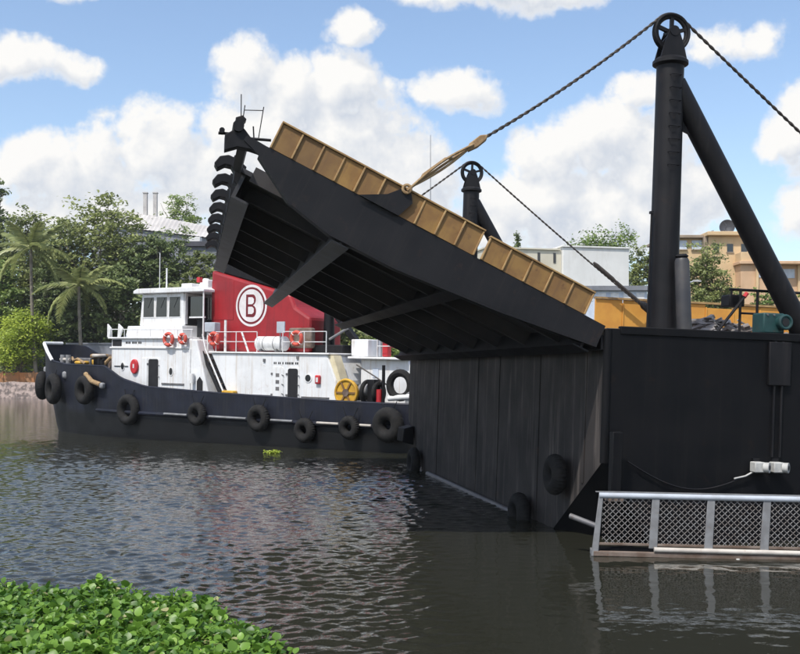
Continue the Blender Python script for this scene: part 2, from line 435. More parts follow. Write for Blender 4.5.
def tag(o, label=None, cat=None, group=None, kind=None):
    if label: o['label'] = label
    if cat: o['category'] = cat
    if group: o['group'] = group
    if kind: o['kind'] = kind
    return o
def empty(name, loc=(0, 0, 0), rot=(0, 0, 0)):
    o = bpy.data.objects.new(name, None); COL.objects.link(o); o.location = loc; o.rotation_euler = rot; o.empty_display_size = .3
    return o
def copy_of(o, parent=None):
    c = o.copy(); COL.objects.link(c); c.parent = parent
    return c
def copy_tree(o, parent=None):
    c = copy_of(o, parent)
    for ch in [q for q in bpy.data.objects if q.parent == o]: copy_tree(ch, c)
    return c
def np_mesh(name, verts, loops_per_face, m, tint=None):
    verts = np.asarray(verts, dtype=np.float32); nv = len(verts); nf = nv // loops_per_face
    me = bpy.data.meshes.new(name)
    me.vertices.add(nv); me.vertices.foreach_set('co', verts.ravel())
    me.loops.add(nv); me.loops.foreach_set('vertex_index', np.arange(nv, dtype=np.int32))
    me.polygons.add(nf); me.polygons.foreach_set('loop_start', np.arange(0, nv, loops_per_face, dtype=np.int32))
    me.polygons.foreach_set('loop_total', np.full(nf, loops_per_face, dtype=np.int32))
    me.update(calc_edges=True)
    if tint is not None:
        at = me.attributes.new('tint', 'FLOAT', 'POINT'); at.data.foreach_set('value', np.asarray(tint, dtype=np.float32))
    me.materials.append(MATS[m])
    return me

# ------------------------------------------------------------------ setting: ground, water, banks
def sm(t):
    t = np.clip(t, 0, 1); return t * t * (3 - 2 * t)
def bank_y(X): return 118 - 50 * sm((X + 2) / 12.0)
def ground_z(X, Y):
    X = np.asarray(X, float); Y = np.asarray(Y, float)
    d = Y - bank_y(X)
    lim = 20 - 12 * sm((X + 4) / 12)
    far = 1.75 + lim * (1 - np.exp(-np.maximum(0, d - 9) * .30 / lim))
    far = np.where(d < 0.15, -2.5, far)
    near = 1.75 - 4.2 * sm((Y - 1.5) / 7.5)
    return np.where(Y < 20, near, far)

def build_ground():
    xs = np.concatenate([np.linspace(-3000, -140, 12), np.linspace(-120, 80, 101), np.linspace(100, 3000, 12)])
    ys = np.concatenate([np.linspace(-600, -20, 6), np.linspace(-10, 20, 21), np.linspace(30, 60, 4), np.linspace(64, 200, 137), np.linspace(230, 4000, 14)])
    XX, YY = np.meshgrid(xs, ys)
    ZZ = ground_z(XX, YY) + np.where(YY > 130, np.sin(XX * .11) * np.cos(YY * .09) * .7, 0)
    nx, ny = len(xs), len(ys)
    v = np.stack([XX, YY, ZZ], -1).reshape(-1, 3)
    f = [(j * nx + i, j * nx + i + 1, (j + 1) * nx + i + 1, (j + 1) * nx + i) for j in range(ny - 1) for i in range(nx - 1)]
    me = bpy.data.meshes.new('ground'); me.from_pydata(v.tolist(), [], f); me.shade_smooth(); me.materials.append(MATS['terrain'])
    o = bpy.data.objects.new('ground', me); COL.objects.link(o)
    tag(o, 'sloping green and brown river banks', None, kind='structure')

def calm(X, Y):
    """how sheltered the water is: 0 open reach, 1 still water in the lee of barge and walkway or under the far bank"""
    wob = .5 * np.sin(Y * .9 + X * .4) + .3 * np.sin(Y * 2.1 - X * .7)
    lee = sm((X - .012 * Y + .25 + wob * .35) / 1.1) * (1 - sm((Y - 19.5) / 3.0))
    far = sm((Y - (33.0 - .42 * X) + 2 * wob) / 11.0)
    patch = .5 + .5 * np.sin(X * .33 + 1.3 * np.sin(Y * .21)) * np.sin(Y * .38 + 1.1 * np.sin(X * .27))
    return (1 - .88 * lee) * (1 - .62 * far) * (.72 + .38 * patch)
def build_water():
    rng = np.random.default_rng(5)
    n = 90
    lam = np.exp(rng.uniform(np.log(.13), np.log(.56), n))
    th = rng.normal(0, .85, n) + PI / 2 + .12
    ph = rng.uniform(0, 2 * PI, n)
    slope = .205 * math.sqrt(2 / n) * np.where(lam > .5, .75, 1.0)
    def height(X, Y):
        z = np.zeros_like(X)
        dx = np.interp(Y, [8, 19, 30, 36, 44, 52], [.045, .055, .070, .10, .105, .30])
        for l, t, p, sl in zip(lam, th, ph, slope):
            f = np.clip((l / dx - 2.2) / 2, 0, 1)
            k = 2 * PI / l
            c = np.sin(k * (X * math.cos(t) + Y * math.sin(t)) + p + .5 * np.sin(X * .7 * l + Y * .5 + p))
            z += f * sl / k * c
        return z * calm(X, Y)
    V_, F_ = [], []
    for x0, x1, y0, y1, dx, dy in ((-11, 12, 8.5, 19, .045, .045), (-22, 13, 19, 36, .06, .06), (-27, 13, 36, 47, .10, .10), (-66, 34, 47, 119.5, .26, .30)):
        xs = np.arange(x0, x1 + dx / 2, dx); ys = np.linspace(y0, y1, int(round((y1 - y0) / dy)) + 1)
        XX, YY = np.meshgrid(xs, ys); ZZ = height(XX, YY)
        b = len(V_); nx, ny = len(xs), len(ys)
        V_ += np.stack([XX, YY, ZZ], -1).reshape(-1, 3).tolist()
        jj, ii = np.meshgrid(np.arange(ny - 1), np.arange(nx - 1), indexing='ij'); a = (b + jj * nx + ii).ravel()
        F_ += np.stack([a, a + 1, a + nx + 1, a + nx], -1).tolist()
    b = len(V_)
    V_ += [(-900, 1, -.09), (900, 1, -.09), (900, 135, -.09), (-900, 135, -.09)]; F_.append((b, b + 1, b + 2, b + 3))
    me = bpy.data.meshes.new('water'); me.from_pydata(V_, [], F_); me.shade_smooth(); me.materials.append(MATS['water'])
    o = bpy.data.objects.new('water', me); COL.objects.link(o)
    tag(o, 'rippled grey green river water', None, kind='structure')
build_ground()
build_water()

def bank_wall():
    # stone-faced embankment along the far bank
    mb = MB(); pts = [(-110, 118), (-2, 118)]
    rnd = random.Random(3)
    x = -110
    rows = []
    while x < -2:
        rows.append(x); x += 1.0
    top = []
    for x in rows:
        top.append((x, 117.85 + rnd.uniform(-.1, .1), 1.85 + rnd.uniform(-.08, .1)))
    for i in range(len(top) - 1):
        a, b = top[i], top[i + 1]
        mb.add([(a[0], a[1] - .35, -.6), (b[0], b[1] - .35, -.6), b, a, (b[0], 119.2, b[2]), (a[0], 119.2, a[2])], [(0, 1, 2, 3), (3, 2, 4, 5)])
    o = mb.build('embankment_wall', 'stone_wall', smooth=False)
    tag(o, 'low pinkish stone embankment wall along the far water edge', 'wall')
    mb = MB()
    for i in range(7):
        x = -55 + i * 1.85
        mb.bb((x, 119.8, 1.7), (x + 1.8, 120.0, 3.0))
        mb.bb((x - .1, 119.75, 1.7), (x + .1, 120.05, 3.15))
    tag(mb.build('low_fence', 'orange_fence'), 'low orange boundary fence on top of the stone embankment', 'fence')
    mb = MB(); mb.bb((-40.5, 121.5, 1.6), (-29.5, 121.9, 6.4)); mb.bb((-40.6, 121.4, 6.4), (-29.4, 122.0, 6.6))
    tag(mb.build('concrete_wall', 'grey_wall', bevel=.03), 'plain blue grey concrete wall on the bank behind the tug bow', 'wall')
bank_wall()

# ------------------------------------------------------------------ trees
def crown_points(lobes, n, rng):
    """leaf-clump centres spread through overlapping uneven ellipsoids, denser towards the shell"""
    L = np.array(lobes, float)
    vol = L[:, 3] * L[:, 4] * L[:, 5]
    idx = rng.choice(len(L), n, p=vol / vol.sum())
    d = rng.normal(size=(n, 3)); d /= np.linalg.norm(d, axis=1)[:, None]
    r = rng.uniform(.25, 1, n) ** .55
    bumpy = 1 + .22 * np.sin(d[:, 0] * 5 + idx) * np.sin(d[:, 1] * 6 + 1) + .12 * rng.normal(size=n)
    return L[idx, :3] + d * (r * bumpy)[:, None] * L[idx, 3:6], idx
def leaf_cloud(lobes, clumps, per, csize, lsize, rng, flat=.55):
    c, idx = crown_points(lobes, clumps, rng)
    k = len(c)
    P = np.repeat(c, per, 0) + rng.normal(size=(k * per, 3)) * csize * np.array([1, 1, flat])
    n = len(P)
    nr = rng.normal(size=(n, 3)); nr[:, 2] = np.abs(nr[:, 2]) + .8; nr[:, 1] -= .5; nr /= np.linalg.norm(nr, axis=1)[:, None]
    a = np.cross(nr, rng.normal(size=(n, 3))); a /= np.linalg.norm(a, axis=1)[:, None]
    b = np.cross(nr, a)
    s = lsize * rng.uniform(.6, 1.35, n)[:, None]
    q = np.stack([P - a * s * .5, P - b * s * .28 + a * s * .05, P + a * s * .5, P + b * s * .28 + a * s * .05], 1)
    tint = np.clip(np.repeat(rng.uniform(.0, .55, k), per) + rng.uniform(-.12, .32, n), 0, 1)
    return q.reshape(-1, 3), np.repeat(tint, 4)
def limb(mb, a, b, r0, r1, rnd, n=6, wig=.12):
    a = Vector(a); b = Vector(b); L_ = (b - a).length
    pts = []; rs = []
    for i in range(n + 1):
        t = i / n
        p = a.lerp(b, t)
        if 0 < i < n: p += Vector((rnd.uniform(-1, 1), rnd.uniform(-1, 1), rnd.uniform(-.4, .4))) * L_ * wig * .5
        p.z += math.sin(t * PI) * L_ * .05
        pts.append(p); rs.append(r0 + (r1 - r0) * t)
    mb.tube(pts, rs, 7)
    return pts
def make_tree(name, label, cat, X, Y, top, rx, mat_leaf, seed, lobes_n=7, clumps=260, per=24, lsize=.55, crown_frac=.62, group=None, flat=.55, zbase=None, ry=None, csize=None):
    rng = np.random.default_rng(seed); rnd = random.Random(seed)
    z0 = float(ground_z(X, Y)) - .1 if zbase is None else zbase
    h = top - z0
    t = empty(name, (X, Y, z0)); tag(t, label, cat, group)
    ch = h * crown_frac; cb = h - ch
    ry = ry or rx * .8
    lobes = [(0, 0, cb + ch * .5, rx * .62, ry * .62, ch * .42)]
    for i in range(lobes_n):
        a = 2 * PI * i / lobes_n + rnd.uniform(-.4, .4)
        rr = rnd.uniform(.35, .72)
        s = rnd.uniform(.26, .44)
        lobes.append((math.cos(a) * rx * rr, math.sin(a) * ry * rr, cb + ch * rnd.uniform(.18, .82), rx * s * 1.1, ry * s * 1.1, ch * s * .62))
    lobes.append((rnd.uniform(-.2, .2) * rx, 0, h - ch * .16, rx * .36, ry * .36, ch * .17))
    mb = MB()
    fork = Vector((rnd.uniform(-.05, .05) * h, 0, cb * .75 + .2))
    r0 = max(.09, h * .017)
    limb(mb, (0, 0, -.3), fork, r0 * 1.25, r0 * .8, rnd, 5, .05)
    for lb in lobes[1:]:
        e = Vector(lb[:3]); p = limb(mb, fork, e, r0 * .55, r0 * .12, rnd)
        for q in range(2):
            d = Vector((rnd.uniform(-1, 1) * lb[3], rnd.uniform(-1, 1) * lb[4], rnd.uniform(0, 1) * lb[5]))
            limb(mb, p[3], e + d, r0 * .25, r0 * .06, rnd, 4)
    mb.build('trunk', 'bark', t)
    v, ti = leaf_cloud(lobes, clumps, per, csize or rx * .085, lsize, rng, flat)
    me = np_mesh('crown', v, 4, mat_leaf, ti)
    o = bpy.data.objects.new('crown', me); COL.objects.link(o); o.parent = t
    return t

def PX(px, Y): return (px - 400) / 1000 * Y
def PZ(py, Y): return 3.3 + (370 - py) / 1000 * Y
GR = 'trees on the far left bank'
TREES = [
    # label, px, Y, top py, half width px, leaf, seed, opts
    ('broad feathery olive tree, tallest of the left bank, behind the wheelhouse', 97, 131, 192, 58, 'leaf_olive', 11, dict(lobes_n=11, clumps=620, crown_frac=.72, flat=.3)),
    ('brownish olive tree behind the left palm at the photo edge', 22, 134, 206, 46, 'leaf_olive', 12, dict(lobes_n=9, clumps=460, crown_frac=.75)),
    ('dark green tree standing below the long pale roof', 158, 129, 226, 38, 'leaf_dark', 13, dict(lobes_n=8, clumps=430, crown_frac=.8)),
    ('olive tree right of the wheelhouse under the dark roof', 196, 127, 249, 27, 'leaf_olive', 14, dict(lobes_n=7, clumps=300, crown_frac=.82)),
    ('dark leafy tree between the two palms', 55, 129, 232, 34, 'leaf_dark', 15, dict(lobes_n=8, clumps=380, crown_frac=.8)),
    ('dark tree whose tip rises highest at the far left edge', -14, 140, 172, 34, 'leaf_dark', 16, dict(lobes_n=9, clumps=340, crown_frac=.8)),
    ('shaded low tree directly behind the wheelhouse antennas', 118, 124, 268, 36, 'leaf_dark', 17, dict(lobes_n=8, clumps=380, crown_frac=.9)),
    ('shaded low tree at the water edge left of the palms', 2, 126, 262, 34, 'leaf_green', 18, dict(lobes_n=8, clumps=360, crown_frac=.9)),
    ('low dark tree behind the right palm trunk', 72, 125, 296, 32, 'leaf_dark', 19, dict(lobes_n=8, clumps=330, crown_frac=.95)),
    ('low olive tree between wheelhouse and red funnel', 172, 123, 285, 34, 'leaf_olive', 20, dict(lobes_n=8, clumps=360, crown_frac=.95)),
    ('dark tree behind the red funnel', 236, 125, 262, 34, 'leaf_dark', 21, dict(lobes_n=8, clumps=330, crown_frac=.9)),
    ('dark tree behind the deck crane under the ramp', 318, 124, 284, 36, 'leaf_dark', 22, dict(lobes_n=8, clumps=360, crown_frac=.93)),
    ('olive tree behind the after mast under the ramp', 352, 122, 300, 26, 'leaf_olive', 23, dict(lobes_n=8, clumps=320, crown_frac=.93)),
    ('green tree seen between tug stern and barge bow', 394, 121, 318, 26, 'leaf_green', 24, dict(lobes_n=8, clumps=340, crown_frac=.95)),
    ('dark tree behind the lower end of the ramp', 276, 128, 270, 34, 'leaf_dark', 25, dict(lobes_n=8, clumps=300, crown_frac=.9)),
]
for lab, px, Y, py, rpx, lf, sd, op in TREES:
    make_tree('broadleaf_tree', lab, 'tree', PX(px, Y), Y, PZ(py, Y), rpx / 1000 * Y, lf, sd, group=GR, **op)
make_tree('hilltop_tree', 'small green tree beyond the pale roof beside the roof chimneys', 'tree', PX(183, 190), 190, PZ(195, 190), 26 * .19, 'leaf_green', 31, lobes_n=7, clumps=260, lsize=.5, crown_frac=.7)
make_tree('bushy_tree', 'bright yellow green bushy tree on the bank beside the tug bow', 'tree', PX(22, 120.6), 120.6, PZ(311, 120.6), 36 * .1206, 'leaf_bright', 32, lobes_n=10, clumps=520, lsize=.34, crown_frac=.82, csize=.5)
make_tree('leafy_tree', 'grey green tree in front of the tan building right of the mast', 'tree', PX(710, 82), 82, PZ(240, 82), 31 * .082, 'leaf_olive', 33, lobes_n=10, clumps=430, lsize=.26, crown_frac=.72)
make_tree('leafy_tree', 'tree rising behind the white building left of the mast', 'tree', PX(596, 104), 104, PZ(229, 104), 42 * .104, 'leaf_green', 34, lobes_n=9, clumps=460, lsize=.32, crown_frac=.7)
make_tree('leafy_tree', 'olive tree between white building and near mast', 'tree', PX(642, 98), 98, PZ(246, 98), 26 * .098, 'leaf_olive', 35, lobes_n=8, clumps=300, lsize=.3, crown_frac=.8)
make_tree('leafy_tree', 'small green tree below the peach wing behind the pipe frame', 'tree', PX(764, 78), 78, PZ(287, 78), 16 * .078, 'leaf_green', 36, lobes_n=7, clumps=200, lsize=.22, crown_frac=.7)
make_tree('leafy_tree', 'green tree at the right photo edge below the mast brace', 'tree', PX(792, 84), 84, PZ(292, 84), 18 * .084, 'leaf_green', 37, lobes_n=7, clumps=200, lsize=.24, crown_frac=.7)
make_tree('cypress_tree', 'thin dark cypress spike left of the white building', 'tree', PX(518, 120), 120, PZ(232, 120), 5 * .12, 'leaf_dark', 38, lobes_n=5, clumps=420, per=16, lsize=.30, crown_frac=.95, csize=.16)

# undergrowth on the slope
rb = random.Random(5)
def undergrowth():
    rng = np.random.default_rng(77)
    lobes = []
    for i in range(70):
        X = rb.uniform(-66, 2); Y = rb.uniform(119.5, 150)
        z = float(ground_z(X, Y)); r = rb.uniform(1.2, 2.4)
        lobes.append((X, Y, z + r * .5, r * 1.2, r, r * rb.uniform(.6, 1.0)))
    v, t = leaf_cloud(lobes, 2200, 12, .4, .42, rng)
    o = bpy.data.objects.new('undergrowth', np_mesh('undergrowth', v, 4, 'leaf_dark', t)); COL.objects.link(o)
    tag(o, 'dark tangled undergrowth covering the far river slope', 'undergrowth', kind='stuff')
undergrowth()

def frond_mesh(L_, droop, seed):
    rnd = random.Random(seed); mb = []; tint = []
    N = 26; sp = []
    for i in range(N + 1):
        t = i / N
        sp.append(Vector((L_ * t * (1 - .12 * t * t), 0, L_ * (.18 * t - droop * t * t))))
    for i in range(N):
        a, b = sp[i], sp[i + 1]; w = .05 * (1 - i / N) + .012
        for s in (-1, 1):
            mb += [a + Vector((0, -w * s, 0)), a + Vector((0, 0, w * 1.6)), b + Vector((0, 0, w * 1.6)), b + Vector((0, -w * s, 0))]; tint += [.75] * 4
        if i > 2:
            t = i / N; ll = L_ * .26 * math.sin(PI * min(1, .15 + t * .82)) + .1
            for s in (-1, 1):
                for q in (0, .5):
                    p = a.lerp(b, q)
                    d = Vector((.55, s * .9, -.45 - .5 * rnd.random())).normalized() * ll * rnd.uniform(.8, 1.1)
                    w2 = Vector((.075, 0, .02))
                    tt = rnd.uniform(.2, .85)
                    mb += [p - w2, p + w2, p + d * .6 + w2 * .8 + Vector((0, 0, .05)), p + d]; tint += [tt] * 4
    return np_mesh('frond', [tuple(p) for p in mb], 4, 'leaf_palm', tint)
FR = [frond_mesh(4.3, .38, 1), frond_mesh(4.6, .62, 2), frond_mesh(4.0, .9, 3)]
def palm(label, px, py, Y, scale, seed):
    rnd = random.Random(seed)
    X = PX(px, Y); z0 = float(ground_z(X, Y)) - .1; H = PZ(py, Y) - z0
    t = empty('palm_tree', (X, Y, z0)); tag(t, label, 'palm tree', 'palms on the far bank')
    mb = MB(); pts = []; rs = []
    lean = rnd.uniform(-.9, -.4)
    for i in range(13):
        q = i / 12
        pts.append((lean * (1 - (1 - q) ** 2) - lean, 0, H * q - .2)); rs.append(.24 - .09 * q + (.03 if i % 2 else 0))
    mb.tube(pts, rs, 9); mb.build('trunk', 'palm_bark', t)
    for k in range(17):
        az = 2 * PI * k / 17 * 2.39 + rnd.uniform(-.2, .2)
        tier = k % 3
        o = bpy.data.objects.new('frond', FR[tier]); COL.objects.link(o); o.parent = t
        o.location = (0, 0, H - .15)
        o.rotation_euler = (0, R((-42, -18, 12)[tier] + rnd.uniform(-10, 10)), az)
        s = scale * rnd.uniform(.85, 1.1); o.scale = (s, s, s)
palm('tall slender coconut palm at the left, pale sunlit upper fronds', 31, 248, 120.2, 1.15, 41)
palm('shorter coconut palm just left of the wheelhouse, drooping yellowish fronds', 79, 285, 119.8, 1.2, 42)

# ------------------------------------------------------------------ buildings
def building_box(name, a, b, m, parent, bevel=.03): return MB().bb(a, b).build(name, m, parent, bevel=bevel)

def long_roof_house():
    Y = 172
    t = empty('hillside_building', (PX(150, Y), Y, 18)); tag(t, 'long building with pale weathered metal roof on the left hill', 'building')
    # local: x along image, z up
    x0, x1 = PX(96, Y) - PX(150, Y), PX(212, Y) - PX(150, Y)
    za, zb = PZ(206, Y) - 18, PZ(226, Y) - 18
    zc, zd = PZ(226, Y) - 18, PZ(240, Y) - 18
    mb = MB(); n = 58
    prof = []
    for i in range(n + 1):
        q = i / n; x = x0 + (x1 - x0) * q
        c = .09 * (i % 2)
        prof.append((x, za + (zb - za) * q ** 1.2 + c, zc + (zd - zc) * q + c))
    for i in range(n):
        p, q = prof[i], prof[i + 1]
        mb.add([(p[0], -3, p[2]), (q[0], -3, q[2]), (q[0], 2.2, q[1]), (p[0], 2.2, p[1])], [(0, 1, 2, 3)])
        mb.add([(p[0], 2.2, p[1]), (q[0], 2.2, q[1]), (q[0], 7, q[2]), (p[0], 7, p[2])], [(0, 1, 2, 3)])
    mb.build('roof', 'pale_roof', t, smooth=False)
    MB().prism([(x0 + .4, -2), (x1 - .4, -2), (x1 - .4, zd - .1), (x0 + .4, zc - .1)], 'y', -2.6, 6.6).build('wall', 'grey_wall', t)
    for px, w in ((142, 3.0), (152, 2.6)):
        x = PX(px, Y) - PX(150, Y); zt = PZ(191, Y) - 18
        mb = MB().bb((x - .32, 2.0, za - 1.6), (x + .32, 2.7, zt)); mb.bb((x - .42, 1.9, zt), (x + .42, 2.8, zt + .15))
        mb.build('chimney', 'pale_roof', t)
long_roof_house()
def flat_roof_shed():
    Y = 140
    t = empty('flat_roofed_building', (PX(200, Y), Y, 8)); tag(t, 'dark flat roofed building behind the trees with white box on roof', 'building')
    x0, x1 = -2.6, 6.5; zt = PZ(243, Y) - 8
    MB().bb((x0, -2, zt - .7), (x1, 5, zt)).build('roof', 'dark_roof', t, bevel=.03)
    MB().bb((x0 + .4, -1.6, -1), (x1 - .4, 4.6, zt - .7)).build('wall', 'grey_wall', t)
    MB().bb((-1.6, -1.0, zt), (.2, .4, zt + .75)).build('roof_box', 'white_wall', t, bevel=.04)
flat_roof_shed()

def white_building():
    Y = 86
    a = R(14)
    t = empty('white_building', (PX(563, Y), Y, 6), (0, 0, a)); tag(t, 'large plain white walled building behind the yellow ramp panels', 'building')
    top = PZ(247, Y) - 6
    MB().bb((0, 0, -5), (6.2, 8, top)).build('wall', 'white_wall', t, bevel=.03)
    MB().bb((-.12, -.12, top), (6.35, 8.1, top + .14)).build('coping', 'white_wall', t, bevel=.02)
    t2 = MB().bb((-6.8, .35, -5), (-.02, 7.6, top - .25)).build('side_wing', 'cream_wall', t, bevel=.03)
    for x in (-2.2, -.75):
        MB().bb((x, .30, top - 1.35), (x + .22, .345, top - .5)).build('slit_window', 'glass', t2)
    MB().bb((-6.9, .2, top - .25), (-.15, 7.7, top - .13)).build('coping', 'cream_wall', t)
white_building()
def low_shed():
    Y = 74
    t = empty('low_shed', (PX(612, Y), Y, 5)); tag(t, 'low shed with pale blue roof edge below the white building', 'building')
    z = PZ(286, Y) - 5
    MB().bb((-2.4, 0, -3.5), (2.6, 4, z - .35)).build('wall', 'blue_white', t, bevel=.02)
    rf = MB().bb((-2.6, -.3, z - .35), (2.8, 4.2, z)).build('roof', 'grey_wall', t, bevel=.02)
    for i in range(5):
        x = -2.0 + i * .95
        MB().bb((x, -.03, z - 1.1), (x + .6, -.005, z - .5)).build('window', 'white_trim', t)
low_shed()

def tan_building():
    Y = 104; s = Y / 1000
    t = empty('tan_building', (PX(722, Y), Y, 6)); tag(t, 'tan flat roofed house with overhanging roof slab and dish on top', 'building')
    def x(px): return PX(px, Y) - PX(722, Y)
    def z(py): return PZ(py, Y) - 6
    MB().bb((x(709), 0, -6), (x(749), 8, z(236))).build('wall', 'tan_wall', t, bevel=.04)
    lw = MB().bb((x(672), 1.2, -6), (x(709.2), 8.5, z(237))).build('side_wall', 'tan_wall', t, bevel=.04)
    MB().bb((x(706), -.6, z(236)), (x(761), 8.6, z(232))).build('roof_slab', 'tan_wall', t, bevel=.05)
    MB().bb((x(668), .6, z(237)), (x(705.5), 9, z(234))).build('roof_slab', 'roof_slab', t, bevel=.05)
    MB().bb((x(705), .3, -6), (x(708.5), 1.2, z(236))).build('pier', 'roof_slab', t, bevel=.02)
    for a, b in ((695, 705), (680, 690)):
        w = MB().bb((x(a), 1.1, z(248)), (x(b), 1.19, z(239))).build('window', 'blue_white', t)
        MB().bb((x(a) - .08, 1.0, z(248) - .1), (x(b) + .08, 1.14, z(248))).build('sill', 'roof_slab', w)
    MB().bb((x(735), -1.8, z(263)), (x(760), 0, z(254))).build('balcony', 'tan_wall', t, bevel=.04)
    MB().bb((x(735.4), -1.7, -6), (x(770), 4, z(266))).build('lower_block', 'peach_wall', t, bevel=.04)
    lb = MB().bb((x(770), -.9, -6), (x(850), 6, z(264))).build('wing', 'peach_wall', t, bevel=.04)
    MB().bb((x(733), -2.1, z(266)), (x(852), 4.4, z(263))).build('wing_slab', 'peach_wall', t, bevel=.04)
    for a, b in ((751, 769),):
        MB().bb((x(a), -1.76, z(279)), (x(b), -1.705, z(270))).build('window', 'blue_white', t)
    for a, b in ((774, 791), (796, 812)):
        MB().bb((x(a), -.97, z(279)), (x(b), -.905, z(270))).build('window', 'blue_white', lb)
    for p in (749.5, 771.5, 793.5):
        MB().bb((x(p), -2.0 if p < 770 else -1.2, -6), (x(p) + .25, -1.72 if p < 770 else -.92, z(266))).build('pier', 'tan_wall', t)
    for a, b, h in ((712, 716, 229.5), (722, 723, 226), (752, 757, 230)):
        MB().bb((x(a), 3.0, z(232) + .002), (x(b), 3.8, z(h))).build('roof_tank', 'grey_wall', t, bevel=.04)
    for a in (713, 727, 741):
        w = MB().bb((x(a), -.06, z(252)), (x(a + 6), -.004, z(244))).build('window', 'glass', t)
        MB().bb((x(a) - .08, -.10, z(252) - .1), (x(a + 6) + .08, -.004, z(252) - .004)).build('sill', 'roof_slab', w)
    # satellite dish standing on the roof
    dx, dz = x(735), z(225)
    d = empty('satellite_dish', Vector((PX(735, Y), Y + 2.5, PZ(231, Y)))); tag(d, 'dark satellite dish on the tan house roof', 'dish')
    mb = MB(); vs = []; fs = []; n, m = 24, 5; r = .80
    rot = Euler((R(84), 0, R(-18))).to_matrix()
    for side in (0, .05):
        for j in range(m + 1):
            q = j / m
            for i in range(n):
                a = 2 * PI * i / n
                vs.append(rot @ Vector((math.cos(a) * r * q, math.sin(a) * r * q, .32 * q * q * r - side)) + Vector((0, 0, .72)))
    for k in (0, 1):
        o = k * (m + 1) * n
        for j in range(m):
            for i in range(n): fs.append((o + j * n + i, o + j * n + (i + 1) % n, o + (j + 1) * n + (i + 1) % n, o + (j + 1) * n + i))
    mb.add(vs, fs); mb.build('reflector', 'dish_grey', d)
    MB().tube([(0, .1, 0), (0, .12, .65)], .07).build('pole', 'dish_grey', d)
    mb = MB(); tip = rot @ Vector((0, 0, .7)) + Vector((0, 0, .72))
    for a in (0, 2.1, 4.2): mb.tube([rot @ Vector((math.cos(a) * r * .9, math.sin(a) * r * .9, .2)) + Vector((0, 0, .72)), tip], .02, 5)
    mb.build('feed_arm', 'dish_grey', d)
tan_building()
def small_bits():
    Y = 69
    t = empty('street_lamp', (PX(684, Y), Y, 3)); tag(t, 'pale street lamp arm right of the near mast', 'street lamp')
    z = PZ(281, Y) - 3
    MB().tube([(0, 0, -2), (0, 0, z - .5), (.2, 0, z - .15), (.75, 0, z)], [.08, .06, .05, .04]).build('pole', 'rail_tube', t)
    MB().prism([(.6, z - .05), (1.15, z - .06), (1.18, z + .02), (.9, z + .09), (.62, z + .06)], 'y', -.12, .12).build('lamp_head', 'lamp_white', t)
    Y = 160
    t = empty('radio_mast', (PX(430.5, Y), Y, 18)); tag(t, 'thin pale radio mast far behind the far barge mast', 'mast')
    MB().tube([(0, 0, 0), (0, 0, PZ(135, Y) - 18)], [.12, .05], 6).build('pole', 'grey_wall', t)
small_bits()

# ------------------------------------------------------------------ the barge
BEAM = 16.9
DK = 4.07
barge = empty('ramp_barge', (3.71, 18.475, 0), (0, R(1.9), R(11.84)))
tag(barge, 'black steel barge with raised bow ramp and two tall hoisting masts', 'barge')
BM = Matrix.Translation((3.71, 18.475, 0)) @ Euler((0, R(1.9), R(11.84))).to_matrix().to_4x4()
def W(p): return BM @ Vector(p)

